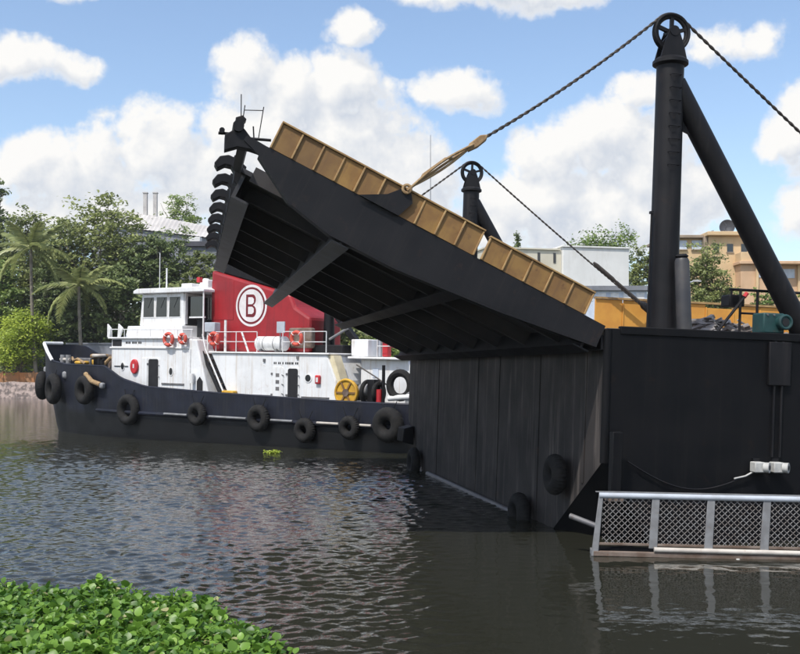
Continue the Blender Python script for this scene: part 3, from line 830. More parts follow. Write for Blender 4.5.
def barge_hull():
    L_ = 26.0; B = BEAM; zc = 1.63; zb = -1.4
    yb = 2.46 / 1.63 * (zc - zb); xb = 1.9
    v = [(0, 0, DK), (0, B, DK), (L_, B, DK), (L_, 0, DK),            # deck 0-3
         (0, 0, zc), (0, B, zc), (0, yb, zb), (0, B - yb, zb),        # bow 4-7
         (xb, 0, zb), (xb, B, zb), (L_, 0, zb), (L_, B, zb)]         # 8-11
    side = [(0, 3, 10, 8, 4), (1, 5, 9, 11, 2), (2, 11, 10, 3), (4, 8, 6), (5, 7, 9), (6, 8, 10, 11, 9, 7)]
    mb = MB(); mb.add(v, side); mb.build('hull', 'hull_black', barge, smooth=False)
    mb = MB(); mb.add([(-.004, 0, DK), (-.004, B, DK), (-.004, B, zc), (-.004, B - yb, zb), (-.004, yb, zb), (-.004, 0, zc)], [(0, 1, 2, 3, 4, 5)])
    mb.add([(.03, 0.01, DK - .01), (.03, B - .01, DK - .01), (.03, B - .01, zc), (.03, B - yb, zb), (.03, yb, zb), (.03, .01, zc)], [(5, 4, 3, 2, 1, 0)])
    mb.build('bow_plate', 'bow_plate', barge, smooth=False)
    MB().bb((.02, .02, DK + .002), (L_, B - .02, DK + .012)).build('deck', 'deck_steel', barge)
    mb = MB(); mb.bb((.25, -.03, DK - .10), (L_, .10, DK + .055)); mb.build('deck_edge', 'hull_black', barge, bevel=.015)
    # vertical stiffeners on the bow plate
    for y, w in ((.95, .10), (3.6, .16), (6.5, .10), (8.4, .14), (12.7, .12)):
        zlow = max(-.6, zc - y / 2.46 * 1.63 + .1) if y < 4 else -.6
        MB().bb((-.022, y - w / 2, zlow), (-.006, y + w / 2, DK - .42)).build('stiffener', 'bow_plate', barge, bevel=.01)
    MB().bb((-.10, .06, DK - .40), (-.008, B - .06, DK - .12)).build('hinge_beam', 'ramp_steel', barge, bevel=.02)
    mb = MB(); mb.tube([(.02, .03, zc - .05), (.02, .03, DK - .02)], .08, 14); mb.build('corner_post', 'hull_black', barge)
    # waterline fender bar on the bow
    mb = MB(); mb.tube([(-.09, 4.6, -.02), (-.09, 13.4, .03)], .075, 10); mb.build('waterline_bar', 'grey_steel', barge)
    for y in [.5 + i * 1.75 for i in range(10)]:
        mb = MB(); mb.cyl((-.03, y - .16, DK - .02), (-.03, y + .16, DK - .02), .13, 14); mb.build('hinge', 'black_steel', barge)
    # pad eye block on far bow corner
    mb = MB(); mb.prism([(-.42, .85), (-.03, .75), (-.03, 1.4), (-.38, 1.3)], 'y', 15.8, 16.8); mb.build('fender_block', 'hull_black', barge, bevel=.03)
    # twin conduits down the near side and weld ribs
    for x in (3.42, 3.58):
        MB().tube([(x, -.05, DK - .1), (x, -.05, 1.75)], .022, 8).build('conduit', 'black_steel', barge)
    MB().bb((3.28, -.09, DK - .95), (3.74, -.035, DK - .12)).build('bracket', 'black_steel', barge, bevel=.01)
    for x in (5.6, 8.2):
        MB().bb((x, -.035, -.4), (x + .09, -.002, DK - .11)).build('weld_rib', 'hull_black', barge)
barge_hull()

TH = R(24.1)
def ramp_build():
    B = BEAM
    L_ = 7.35
    # local frame of the ramp: x runs aft towards the hinge, z is the outward normal of the roadway
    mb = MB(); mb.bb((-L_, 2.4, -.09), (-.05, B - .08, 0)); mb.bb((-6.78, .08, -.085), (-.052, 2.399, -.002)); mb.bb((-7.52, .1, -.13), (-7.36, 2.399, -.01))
    ramp = mb.build('ramp', 'under_steel_lifted', barge, smooth=False)
    ramp.location = (-.04, 0, DK); ramp.scale = (.985, 1, 1); ramp.rotation_euler = (0, TH, 0)
    prof = [(-.02, -.02), (-.02, -.36), (-2.0, -.62), (-4.1, -.80), (-5.4, -.80), (-6.3, -.62), (-7.1, -.16), (-7.45, -.05), (-7.45, .03), (-7.0, .04), (-.02, .04)]
    near_prof = prof
    for y0 in (.0, B - .09):
        prof = near_prof if y0 < 1 else [(x, max(z, -.17 - .02 * (x > -6))) for x, z in near_prof]
        g = MB(); g.prism(prof, 'y', y0, y0 + .09); g.build('side_girder', 'ramp_steel', ramp, smooth=False)
        fl = MB()
        for (a, b) in zip(prof[1:6], prof[2:7]):
            a = Vector((a[0], 0, a[1])); b = Vector((b[0], 0, b[1])); d = b - a
            ang = math.atan2(-d.z, d.x) if d.x > 0 else math.atan2(d.z, -d.x)
            c = (a + b) / 2
            fl.box((c.x, y0 + (.12 if y0 < 1 else -.03), c.z - .017), (d.length + .01, .24, .03), (0, ang, 0))
        fl.build('girder_flange', 'ramp_steel', ramp, smooth=False)
    n = 8
    for i in range(n):
        y = 1.35 + i * (B - 2.7) / (n - 1)
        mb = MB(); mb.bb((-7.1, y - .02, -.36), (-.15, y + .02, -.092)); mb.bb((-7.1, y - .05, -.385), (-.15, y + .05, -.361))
        mb.build('stringer', 'under_steel_lifted', ramp, smooth=False)
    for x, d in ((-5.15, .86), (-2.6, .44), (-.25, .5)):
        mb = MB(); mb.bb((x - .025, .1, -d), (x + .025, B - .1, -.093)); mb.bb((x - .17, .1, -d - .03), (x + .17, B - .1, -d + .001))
        mb.build('cross_beam', 'pipe_grey' if x == -5.15 else 'ramp_steel', ramp, smooth=False)  # middle beam painted paler to imitate light reflected off the water
    mb = MB(); mb.bb((-7.32, 2.5, -.55), (-7.24, B - .2, -.093)); mb.bb((-7.32, 2.5, -.60), (-6.95, B - .2, -.551)); mb.build('end_beam', 'pipe_grey', ramp, smooth=False)
    hook = [(-7.3, .07), (-7.52, .13), (-7.72, .12), (-7.86, .02), (-7.90, -.15), (-7.80, -.22), (-7.70, -.08), (-7.58, -.05), (-7.48, -.12), (-7.42, -.30), (-7.3, -.34)]
    for i in range(8):
        y = 2.5 + i * 1.86
        mb = MB(); mb.prism(hook, 'y', y, y + .40); mb.bb((-7.62, y + .1, .10), (-7.46, y + .30, .20))
        mb.build('locking_claw', 'black_steel', ramp, smooth=False, bevel=.015)
    # corner latch post on the near tip
    mb = MB(); mb.prism([(-7.67, -.36), (-7.78, -.12), (-7.66, .08), (-7.75, .24), (-7.66, .33), (-7.57, .30), (-7.60, .16), (-7.50, .12), (-7.38, .06), (-7.05, .045), (-7.05, -.10), (-7.30, -.14), (-7.50, -.20)], 'y', .02, .26)
    mb.build('latch_post', 'black_steel', ramp, bevel=.01)
    MB().cyl((-7.64, -.04, .12), (-7.64, .32, .12), .10, 12).build('latch_pin', 'black_steel', ramp)
    jr = random.Random(12)
    # side panels, two runs with a gap, ribs between the bays
    for a, b, nb, h in ((-6.98, -2.90, 10, .52), (-2.74, -.50, 5, .47)):
        w = (b - a) / nb
        for i in range(nb):
            x0 = a + i * w
            mb = MB(); mb.bb((x0 + .004, -.008, .045), (x0 + w - .004, .03, h)); o = mb.build('side_panel', 'ochre', ramp); o.rotation_euler = (jr.uniform(-.006, .006), 0, jr.uniform(-.0012, .0012)); o.location.y = jr.uniform(-.005, .005)
        for i in range(nb + 1):
            x0 = a + i * w
            mb = MB(); mb.bb((x0 - .016, -.040, .045), (x0 + .016, .036, h + .006)); o = mb.build('rib', 'ochre_rib', ramp, bevel=.006); o.location.x = jr.uniform(-.012, .012); o.rotation_euler = (jr.uniform(-.02, .02), 0, 0)
        mb = MB(); mb.bb((a - .02, -.050, h + .008), (b + .02, .09, h + .040)); mb.build('top_flange', 'ochre_rib', ramp, bevel=.006)
    # gusset and lug where the hoist tackle is shackled on
    mb = MB(); mb.prism([(-5.25, .03), (-4.45, .03), (-4.32, .34), (-4.42, .50), (-4.60, .50), (-4.80, .28)], 'y', -.075, -.048); mb.build('lug_plate', 'ramp_steel', ramp, smooth=False)
    # wire marker frame and pins on the near tip
    mb = MB()
    mb.tube([(-7.66, .14, .28), (-7.85, .14, .67)], .010, 6); mb.tube([(-7.60, .14, .20), (-7.71, .14, .53)], .010, 6)
    mb.tube([(-7.68, .14, .45), (-7.39, .14, .60)], .008, 6); mb.tube([(-7.41, .14, .66), (-7.24, .14, .10)], .010, 6)
    mb.tube([(-7.42, .14, .27), (-7.28, .14, .02)], .014, 6); mb.tube([(-7.45, .14, .02), (-7.04, .14, .20)], .026, 6)
    mb.tube([(-7.60, .14, .02), (-7.90, .14, -.12)], .026, 6); mb.tube([(-7.86, .06, -.06), (-7.86, .22, -.06)], .05, 8)
    mb.build('marker_frame', 'black_steel', ramp)
    return ramp
ramp = ramp_build()
bpy.context.view_layer.update()
RM = BM @ Matrix.Translation((-.04, 0, DK)) @ Euler((0, TH, 0)).to_matrix().to_4x4() @ Matrix.Diagonal((.985, 1, 1, 1))

SH_Z = 9.97; MX = 1.49
def mast(y):
    x = MX
    mb = MB(); mb.tube([(x, y, DK), (x, y, 9.42)], [.285, .265], 28)
    m = mb.build('mast', 'black_steel', barge)
    mb = MB(); mb.tube([(x, y, 9.30), (x, y, 9.34), (x, y, 9.40), (x, y, 9.46)], [.275, .345, .345, .275], 28); mb.build('collar', 'black_steel', m)
    for s in (-1, 1):
        mb = MB(); mb.prism([(x - .28, 9.42), (x + .28, 9.42), (x + .20, 9.72), (x + .10, 9.98), (x + .04, 10.03), (x - .04, 10.03), (x - .10, 9.98), (x - .20, 9.72)], 'y', y + s * .13 - .018, y + s * .13 + .018)
        mb.build('cheek_plate', 'black_steel', m)
    # grooved sheave with five spokes
    mb = MB(); mb.ring((x, y - .035, SH_Z), .355, .035, 'y', 36, 8); mb.ring((x, y + .035, SH_Z), .355, .035, 'y', 36, 8); mb.ring((x, y, SH_Z), .315, .045, 'y', 36, 8)
    mb.cyl((x, y - .16, SH_Z), (x, y + .16, SH_Z), .10, 16)
    for k in range(5):
        a = 2 * PI * k / 5 + .3
        mb.box((x + math.cos(a) * .19, y, SH_Z + math.sin(a) * .19), (.26, .07, .065), (0, -a, 0))
    mb.build('sheave', 'black_steel', m)
    mb = MB(); mb.tube([(x + .10, y, 8.98), (x + 3.12, y, DK + .05)], .22, 24); mb.build('brace', 'black_steel', m)
    mb = MB(); mb.prism([(x + .2, 8.9), (x + .2, 8.1), (x + .6, 7.95)], 'y', y - .03, y + .03); mb.build('gusset', 'black_steel', m)
    mb = MB(); mb.bb((x + 2.65, y - .35, DK + .012), (x + 3.45, y + .35, DK + .06)); mb.bb((x - .5, y - .5, DK + .012), (x + .5, y + .5, DK + .05)); mb.build('foot_plate', 'black_steel', m)
    for i in range(8):
        z = 7.32 + i * .25
        mb = MB(); mb.tube([(x - .12, y - .25, z), (x - .12, y - .325, z), (x + .09, y - .325, z), (x + .09, y - .25, z)], .009, 6); mb.build('rung', 'black_steel', m)
    return m
m1 = mast(.8); m2 = mast(15.0)
# thin pole beside the near mast
MB().tube([(1.13, .72, DK), (1.145, .70, 6.42)], .02, 6).build('mast_rod', 'black_steel', m1)
MB().box((1.14, .7, 6.4), (.07, .07, .05)).build('rod_cap', 'black_steel', m1)

def wire(a, b, sag, name, r=.019, strands=2, pitch=.32, m='cable', n=None, parent=None, wob=.02):
    a = Vector(a); b = Vector(b); L_ = (b - a).length
    d = (b - a).normalized(); u = d.cross(Vector((0, 0, 1))).normalized(); w = d.cross(u)
    n = n or int(L_ / pitch * 8)
    mb = MB()
    for s in range(strands):
        pts = []
        for i in range(n + 1):
            t = i / n
            p = a.lerp(b, t) + Vector((0, 0, -sag * 4 * t * (1 - t)))
            ph = 2 * PI * (t * L_ / pitch + s / strands)
            pts.append(p + u * math.cos(ph) * r * .8 + w * math.sin(ph) * r * .8)
        mb.tube(pts, r, 6)
    return mb.build(name, m, parent)
def lerp(a, b, t): return Vector(a).lerp(Vector(b), t)

nl = RM @ Vector((-4.52, -.10, .50))       # near ramp lug
ns = W((MX - .27, .8, SH_Z + .26))      # near sheave, forward shoulder
na = W((MX + .27, .8, SH_Z + .26)); nd = W((MX + 8.45, .8, DK + .1))
fs_ = W((MX - .27, 15.0, SH_Z + .26)); fl_ = RM @ Vector((-4.52, BEAM - .05, .50))
fa = W((MX + .27, 15.0, SH_Z + .26)); fd = W((MX + 8.6, 15.0, DK + .1))
blk = lerp(nl, ns, .265)
tag(wire(blk, ns, .10, 'hoist_cable'), 'dark hoist cable from near mast wheel down to the rope tackle', 'cable', 'hoist cables of the barge')
tag(wire(na, nd, .06, 'hoist_cable'), 'dark stay cable running down right from the near mast wheel', 'cable', 'hoist cables of the barge')
tag(wire(fa, fd, .10, 'hoist_cable'), 'dark cable slanting down right from the far mast wheel', 'cable', 'hoist cables of the barge')
tag(wire(fl_, fs_, .06, 'hoist_cable'), 'cable from far mast wheel down behind the ramp panels', 'cable', 'hoist cables of the barge')
# wire over the sheaves themselves
for y, a, b in ((.8, ns, na), (15.0, fs_, fa)):
    pts = [W((MX + math.cos(t) * .375, y, SH_Z + math.sin(t) * .375)) for t in np.linspace(PI * .76, PI * .24, 12)]
    mb = MB(); mb.tube(pts, .03, 7); 
    o = mb.build('wire_on_sheave', 'cable'); o.parent = barge; o.matrix_parent_inverse = BM.inverted()
# far cable turnbuckle
tb = lerp(fa, fd, .50); tb2 = lerp(fa, fd, .60)
dirv = (fd - fa).normalized()
t = empty('turnbuckle', tb); tag(t, 'dark turnbuckle halfway along the far mast stay cable', 'turnbuckle')
MB().tube([(0, 0, 0), dirv * .15, dirv * .9, dirv * 1.05], [.04, .07, .07, .04], 8).build('body', 'cable', t)
MB().tube([dirv * 1.05, dirv * 2.2], .055, 8).build('rod', 'cable', t)
MB().tube([dirv * 2.2, dirv * 2.35, dirv * 2.65, dirv * 2.8], [.06, .14, .14, .06], 8).build('block', 'black_steel', t)

def tackle():
    t = empty('rope_tackle', nl); tag(t, 'tan rope tackle shackled to the ramp side', 'rope tackle')
    e = blk - nl; d = e.normalized(); up = Vector((0, -.2, 1)).normalized(); up = (up - d * up.dot(d)).normalized()
    for k, (o0, o1) in enumerate(((-.02, .06), (.02, -.05), (0, .01))):
        pts = [d * q * e.length + up * (o0 + (o1 - o0) * math.sin(q * PI) * 1.0) + Vector((0, .03 * (k - 1), 0)) for q in np.linspace(0.0, .92, 14)]
        MB().tube(pts, .024, 7).build('rope', 'tan_rope', t)
    MB().prism([(-.24, -.05), (-.05, -.085), (.16, -.07), (.24, .0), (.12, .07), (-.14, .06)], 'y', -.05, .05).build('block', 'tan_rope', t, bevel=.02).matrix_local = Matrix.Translation(e * .97) @ Euler((0, R(-35), 0)).to_matrix().to_4x4()
    MB().ring((0, 0, .02), .07, .028, 'y', 14, 7).build('shackle', 'tan_rope', t)
    MB().tube([d * .30 + up * .01, d * .42 + up * .07, d * .95 + up * .085, d * 1.08 + up * .01], .02, 6).build('lashing', 'tan_rope', t)
tackle()

# ------------------------------------------------------------------ things on and beside the barge
def bp(o, loc=(0, 0, 0), rot=(0, 0, 0)):
    o.matrix_world = BM @ Matrix.Translation(loc) @ Euler(rot).to_matrix().to_4x4(); return o
def yellow_wall():
    t = empty('deck_barrier'); bp(t, (6.2, 15.4, DK)); tag(t, 'bright orange yellow steel barrier along the far deck edge', 'barrier')
    for i in range(16):
        w = 1.02; x = i * 1.06
        h = 1.92 if i not in (4, 9) else 1.80
        MB().bb((x, 0, .02), (x + w, .06, h)).build('panel', 'orange_wall', t, bevel=.015)
        MB().bb((x + w + .003, -.05, .02), (x + w + .037, .08, h - .1)).build('post', 'orange_wall', t, bevel=.01)
        if i % 3 == 2:
            MB().prism([(x - .12, .02), (x + .14, .02), (x + .02, 1.1)], 'y', -.16, -.06).build('strut', 'black_steel', t)
    MB().bb((0, -.06, 1.93), (16.9, .12, 2.0)).build('top_rail', 'ochre_rib', t)
yellow_wall()
def vent_pipe():
    t = empty('vent_pipe'); bp(t, (1.72, .34, DK + .012), (0, R(-4), 0)); tag(t, 'slanted grey vent pipe in front of the near mast foot', 'pipe')
    MB().tube([(0, 0, 0), (0, 0, 1.36), (0, 0, 1.42)], [.145, .14, .115], 20).build('pipe', 'pipe_grey', t)
    MB().tube([(0, 0, 0), (0, 0, .04)], .22, 20).build('flange', 'grey_steel', t)
    MB().tube([(0, 0, 1.42), (0, 0, 1.46), (0, 0, 1.5)], [.10, .13, .09], 16).build('cap', 'black_steel', t)
vent_pipe()
def pipe_frame():
    t = empty('pipe_frame'); bp(t, (3.1, 1.05, DK + .012)); tag(t, 'black pipe guard frame on deck around the green motor', 'frame')
    X = [.0, .20, .58, 1.12, 1.34, 2.0]
    for x in X[1:]:
        MB().tube([(x, 0, 0), (x, 0, .95)], .028, 8).build('post', 'black_steel', t)
    MB().tube([(-.05, 0, .95), (2.2, 0, .95)], .028, 8).build('top_rail', 'black_steel', t)
    MB().tube([(.2, 0, .48), (2.2, 0, .48)], .022, 8).build('mid_rail', 'black_steel', t)
    MB().tube([(0, 0, .95), (0, .0, .62), (.2, 0, .6)], .022, 8).build('end_bar', 'black_steel', t)
    mb = MB(); mb.bb((.02, .1, .62), (.36, .45, .86)); mb.build('control_box', 'black_steel', t, bevel=.02)
    t = empty('lever'); bp(t, (2.72, 1.0, DK + .012)); tag(t, 'long black lever leaning on the guard frame', 'lever')
    MB().tube([(0, 0, 0), (.62, -.06, .82)], .03, 8).build('bar', 'black_steel', t)
    MB().tube([(.60, -.06, .80), (.66, -.06, .88)], .045, 8).build('grip', 'bright_red', t)
pipe_frame()
def motor():
    t = empty('green_motor'); bp(t, (3.32, .22, DK + .06)); tag(t, 'dark green motor housing with round port at the deck edge', 'motor')
    MB().bb((0, 0, .0), (.46, .42, .40)).build('housing', 'green_paint', t, bevel=.03)
    MB().cyl((.40, -.12, .22), (.40, .0, .22), .145, 20).build('port', 'green_paint', t)
    MB().ring((.40, -.12, .22), .125, .03, 'y', 20, 8).build('port_rim', 'green_paint', t)
    MB().cyl((.40, -.130, .22), (.40, -.121, .22), .075, 16).build('port_opening', 'dark_int', t)
    MB().bb((-.05, -.03, -.05), (.52, .45, -.002)).build('base', 'black_steel', t)
    for x in (.08, .22): MB().cyl((x, -.02, .36), (x, .0, .36), .02, 8).build('bolt', 'grey_steel', t)
motor()
def scrap_heap():
    rnd = random.Random(9); mb = MB()
    for i in range(130):
        x = rnd.gauss(0, .62); y = rnd.gauss(0, .5); h = max(.0, .50 - abs(x + .15) * .34 - abs(y) * .3)
        s = (rnd.uniform(.08, .34), rnd.uniform(.05, .25), rnd.uniform(.02, .09))
        mb.box((x, y, h * rnd.uniform(.3, 1.0) + .04), s, (rnd.uniform(-.6, .6), rnd.uniform(-.6, .6), rnd.uniform(0, 3)))
    for i in range(14):
        x = rnd.uniform(-1, 1); a = rnd.uniform(0, 3); 
        mb.tube([(x - math.cos(a) * .4, rnd.uniform(-.4, .4), .1), (x + math.cos(a) * .4, rnd.uniform(-.4, .4), rnd.uniform(.2, .5))], .02, 5)
    o = mb.build('scrap_heap', 'scrap', smooth=False); bp(o, (3.75, 3.0, DK + .012)); o.scale = (1.3, 1.1, 1.05); tag(o, 'heap of grey and rusty scrap on deck right of the mast', 'scrap', kind='stuff')
scrap_heap()
def wedge_and_litter():
    rnd = random.Random(4)
    t = empty('white_tarpaulin'); bp(t, (5.3, 14.6, DK + .012)); tag(t, 'crumpled white tarpaulin bundle at left end of the orange barrier', 'tarpaulin')
    mb = MB(); n = 14
    vs = []
    for j in range(n):
        for i in range(n):
            u, v = i / (n - 1) - .5, j / (n - 1) - .5
            vs.append((u * 1.2, v * .9, max(0, 1.55 * math.exp(-(u * u + v * v) * 7) + rnd.uniform(-.12, .12))))
    mb.add(vs, [(j * n + i, j * n + i + 1, (j + 1) * n + i + 1, (j + 1) * n + i) for j in range(n - 1) for i in range(n - 1)])
    mb.build('sheet', 'blue_white', t)
wedge_and_litter()
def flood(x, lab):
    t = empty('floodlight'); bp(t, (x, -.03, 1.56)); tag(t, lab, 'floodlight', 'floodlights on the barge side')
    MB().bb((-.16, -.20, -.10), (.06, .0, .10)).build('housing', 'lamp_white', t, bevel=.02)
    MB().tube([(.05, -.16, 0), (.12, -.235, 0)], [.095, .10], 18).build('lens_hood', 'lamp_white', t)
    MB().cyl((.118, -.232, 0), (.124, -.2385, 0), .048, 14).build('lens', 'dark_int', t)
    MB().bb((-.10, -.02, .10), (.04, .02, .16)).build('bracket', 'black_steel', t)
flood(3.12, 'white floodlight on the barge side, left of the pair'); flood(3.52, 'white floodlight on the barge side, right of the pair')
mb = MB(); pts = [(.45 + 2.6 * q, -.06, 1.62 - .42 * math.sin(q * PI) - .16 * q) for q in np.linspace(0, 1, 24)]
mb.tube(pts, .016, 6); o = mb.build('slack_hose', 'black_steel'); bp(o); tag(o, 'slack dark hose hanging along the barge side left of the floodlights', 'hose')
mb = MB(); mb.tube([(2.62, -.075, 1.33), (2.85, -.08, 1.38), (3.02, -.08, 1.47)], .018, 6); o = mb.build('hose_end', 'lamp_white'); bp(o); tag(o, 'pale hose end beside the left floodlight', 'hose')
t = empty('mooring_post'); bp(t, (.10, -.30, .9)); tag(t, 'dark upright post between bow corner and walkway rail', 'post')
MB().bb((-.10, -.08, -.2), (.10, .08, 1.28)).build('post', 'hull_black', t, bevel=.02)
MB().bb((-.14, -.12, .02), (.14, .12, .12)).build('collar', 'rust_beam', t, bevel=.01)

def tyre(name, label, group, Rout, tube_r, lug=.03, chain=True, up=1.0):
    t = empty(name); tag(t, label, 'tyre', group)
    MB().ring((0, 0, 0), Rout - tube_r, tube_r, 'y', 64, 12, lug=lug * .6, squash=1.0).build('tyre', 'rubber', t)
    if chain:
        for s in (-1, 1):
            pts = [Vector((s * (.12 + .25 * q), .06 * q, Rout * .55 + q * up * .55 + .02 * math.sin(q * 50))) for q in np.linspace(0, 1, 16)]
            MB().tube(pts, [.022 if i % 2 else .012 for i in range(16)], 6).build('chain', 'black_steel', t)
    return t
for lab, y, z, Ro in (('tyre fender low on the barge bow plate near the cut corner', 1.85, 1.18, .42), ('tyre fender at the waterline in the middle of the barge bow', 4.0, .08, .48), ('tyre fender at the waterline by the far bow corner', 14.8, .25, .50)):
    t = tyre('tyre_fender', lab, 'tyres on the barge bow', Ro, .16, chain=False)
    bp(t, (-.24, y, z), (0, 0, R(90)))
# floating walkway with mesh railing
def walkway():
    ang = math.atan2(-.085, 1)
    t = empty('floating_walkway', (3.46, 17.74, 0), (0, R(.6), ang)); tag(t, 'floating walkway with grey wire mesh railing beside the barge', 'walkway')
    L_ = 6.6; bay = .955
    MB().bb((.05, .08, -.30), (L_, .72, .06)).build('pontoon', 'hull_black', t, bevel=.03)
    n = int(L_ / bay)
    for i in range(n + 1):
        x = .06 + i * bay if i else .02
        if i == 0:
            mb = MB(); mb.prism([(-.07, .0), (.05, .0), (.13, 1.06), (.06, 1.10)], 'y', -.03, .03); mb.bb((-.06, .031, .0), (.03, .3, .10))
        else:
            mb = MB(); mb.prism([(x - .085, .16), (x + .065, .16), (x + .10, 1.04), (x - .03, 1.04)], 'y', -.025, .025)
        mb.build('post', 'rail_grey', t, bevel=.008)
    MB().tube([(.06, 0, 1.08), (L_, 0, 1.08)], .052, 14).build('top_rail', 'rail_tube', t)
    MB().bb((.0, -.012, 1.135), (L_, .05, 1.150)).build('top_cap', 'rail_grey', t)
    MB().bb((-.03, -.045, .005), (L_, .05, .095)).build('base_beam', 'rust_beam', t, bevel=.012)
    MB().bb((.04, -.02, .20), (L_, .02, .245)).build('toe_bar', 'rust_beam', t, bevel=.008)
    mb = MB(); mb.tube([(1.02, -.035, .145), (L_, -.035, .145)], .045, 12); mb.build('bottom_rail', 'pale_tube', t)
    # diamond wire mesh, one sheet per bay
    x0s = [.12] + [.06 + i * bay + .11 for i in range(1, n + 1)]
    for i in range(n):
        xa = x0s[i] - (.02 if i else .0); xb = .06 + (i + 1) * bay - .06
        za, zb = .245, 1.035; mb = MB(); p = .105; r = .0075
        for sgn in (1, -1):
            k = xa - (zb - za) if sgn > 0 else xa
            end = xb if sgn > 0 else xb + (zb - za)
            while k < end:
                # line x = k + s*(z-za)
                zz = sorted([za, zb]); pts = []
                z_lo, z_hi = za, zb
                if sgn > 0:
                    z_lo = max(za, za + (xa - k)); z_hi = min(zb, za + (xb - k))
                    P = [(k + (z_lo - za), z_lo), (k + (z_hi - za), z_hi)]
                else:
                    z_lo = max(za, za + (k - xb)); z_hi = min(zb, za + (k - xa))
                    P = [(k - (z_lo - za), z_lo), (k - (z_hi - za), z_hi)]
                if z_hi - z_lo > .02:
                    m_ = 8; pts = []
                    for q in range(m_ + 1):
                        u = q / m_
                        pts.append((P[0][0] + (P[1][0] - P[0][0]) * u, .006 * sgn, P[0][1] + (P[1][1] - P[0][1]) * u))
                    mb.tube([pts[0], pts[-1]], r, 4)
                k += p
        mb.build('wire_mesh', 'mesh_wire', t, smooth=False)
    MB().tube([(-.42, .32, .66), (.04, .06, .52)], .05, 10).build('mooring_bar', 'grey_steel', t)
    # bits of litter on the toe bar and small float
    mb = MB(); mb.ring((2.45, -.10, .02), .02, .018, 'z', 10, 6); mb.build('float', 'lamp_white', t)
walkway()

# ------------------------------------------------------------------ the tug
TUG_M = Matrix.Translation((-18.8, 55.6, 0)) @ Euler((0, R(1.0), R(-33))).to_matrix().to_4x4()
tug = empty('tugboat'); tug.matrix_world = TUG_M
tag(tug, 'harbour tug with navy hull, white deckhouses and red funnel', 'tugboat')
ST = [  # u, half width at top, half width at waterline, top height
    (-.30, .80, .10, 4.72), (-.15, 1.15, .30, 4.72), (.25, 1.45, .55, 4.66), (.9, 1.75, .95, 4.25), (1.6, 1.98, 1.28, 3.78), (3.2, 2.40, 1.84, 3.62), (5.0, 2.72, 2.32, 3.60), (6.9, 3.02, 2.76, 3.58),
    (7.5, 3.08, 2.84, 3.35), (8.2, 3.12, 2.92, 3.02), (10, 3.22, 3.1, 2.66), (14.5, 3.28, 3.2, 2.50), (21, 3.28, 3.2, 2.36), (24.4, 3.2, 3.08, 2.34), (25.8, 2.9, 2.65, 2.36), (26.5, 2.2, 1.9, 2.38), (26.9, 1.2, .9, 2.4)]
def st_at(u):
    for a, b in zip(ST, ST[1:]):
        if a[0] <= u <= b[0]:
            q = (u - a[0]) / (b[0] - a[0]); return tuple(a[i] + (b[i] - a[i]) * q for i in range(4))
    return ST[0] if u < ST[0][0] else ST[-1]
def hull_y(u, z):
    s = st_at(u); q = max(0, min(1, z / s[3])); return s[2] + (s[1] - s[2]) * q ** .8
def tug_hull():
    us = []
    for a, b in zip(ST, ST[1:]):
        n = max(1, int((b[0] - a[0]) / .8)); us += [a[0] + (b[0] - a[0]) * i / n for i in range(n)]
    us.append(ST[-1][0])
    prof_n = 12; vs = []; fs = []
    for u in us:
        s = st_at(u); zt = s[3]; sh = max(0, (1.0 - u)) * 0.0
        row = []
        for z in (-1.2, -.4, 0, .5, 1.0, 1.4, 1.8, zt * .5 + .9, zt):
            zz = z; y = hull_y(u, max(0, zz)) if z >= 0 else s[2] * (1 + z * .12)
            rake = 0
            if u < 1: rake = (1 - u) * .26 * (1 - zz / 4.7)
            row.append((u + rake, y, zz))
        row.append((u + .02, max(.02, s[1] - .10), zt)); zd = min(zt - .75, 1.75 if u > 8.5 else 2.6)
        row.append((u + .02, max(.02, s[1] - .14), zd)); row.append((u + .02, 0, zd + .04))
        vs += [(x, -y, z) for x, y, z in row] + [(x, y, z) for x, y, z in row]
    k = prof_n
    for i in range(len(us) - 1):
        for j in range(k - 1):
            a = i * 2 * k + j; b = (i + 1) * 2 * k + j
            fs.append((a, b, b + 1, a + 1)); fs.append((a + k, a + k + 1, b + k + 1, b + k))
    for i in (0, len(us) - 1):
        for j in range(k - 1):
            a = i * 2 * k + j; fs.append((a, a + 1, a + k + 1, a + k))
    mb = MB(); mb.add(vs, fs); mb.build('hull', 'tug_hull', tug)
    # rubbing strake and bulwark cap
    for s in (-1, 1):
        pts = [(u, s * (hull_y(u, 1.42) + .06), 1.42) for u in np.linspace(6.2, 26.4, 40)]
        MB().tube(pts, .10, 8).build('rub_rail', 'tug_hull', tug)
        pts = [(u, s * (st_at(u)[1] - .05), st_at(u)[3] + .02) for u in np.linspace(8.0, 26.6, 44)]
        MB().tube(pts, .06, 6).build('bulwark_cap', 'tug_hull', tug)
        pts = [(u, s * (st_at(u)[1] - .05), st_at(u)[3] + .03) for u in np.linspace(1.0, 8.0, 20)]
        MB().tube(pts, .055, 6).build('bulwark_cap', 'tug_hull', tug)
    # white rim on the stem bulwark
    pts = [(u, -(st_at(u)[1] - .05), st_at(u)[3] + .05) for u in np.linspace(-.28, 1.6, 14)]
    pts = [(-.28, .2, 4.78)] + pts
    MB().tube(pts, [.09] * len(pts), 8).build('stem_rim', 'white_trim', tug)
    # pale worn rail segments between tyres
    for a, b, m in ((20.5, 21.6, 'pale_tube'), (22.6, 23.2, 'pale_tube'), (18.0, 19.2, 'rail_grey'), (14.4, 16.6, 'rail_grey'), (11.5, 13.0, 'rail_grey')):
        MB().tube([(u, -(hull_y(u, 1.5) + .17), 1.47) for u in np.linspace(a, b, 5)], .05, 8).build('fender_bar', m, tug)
tug_hull()

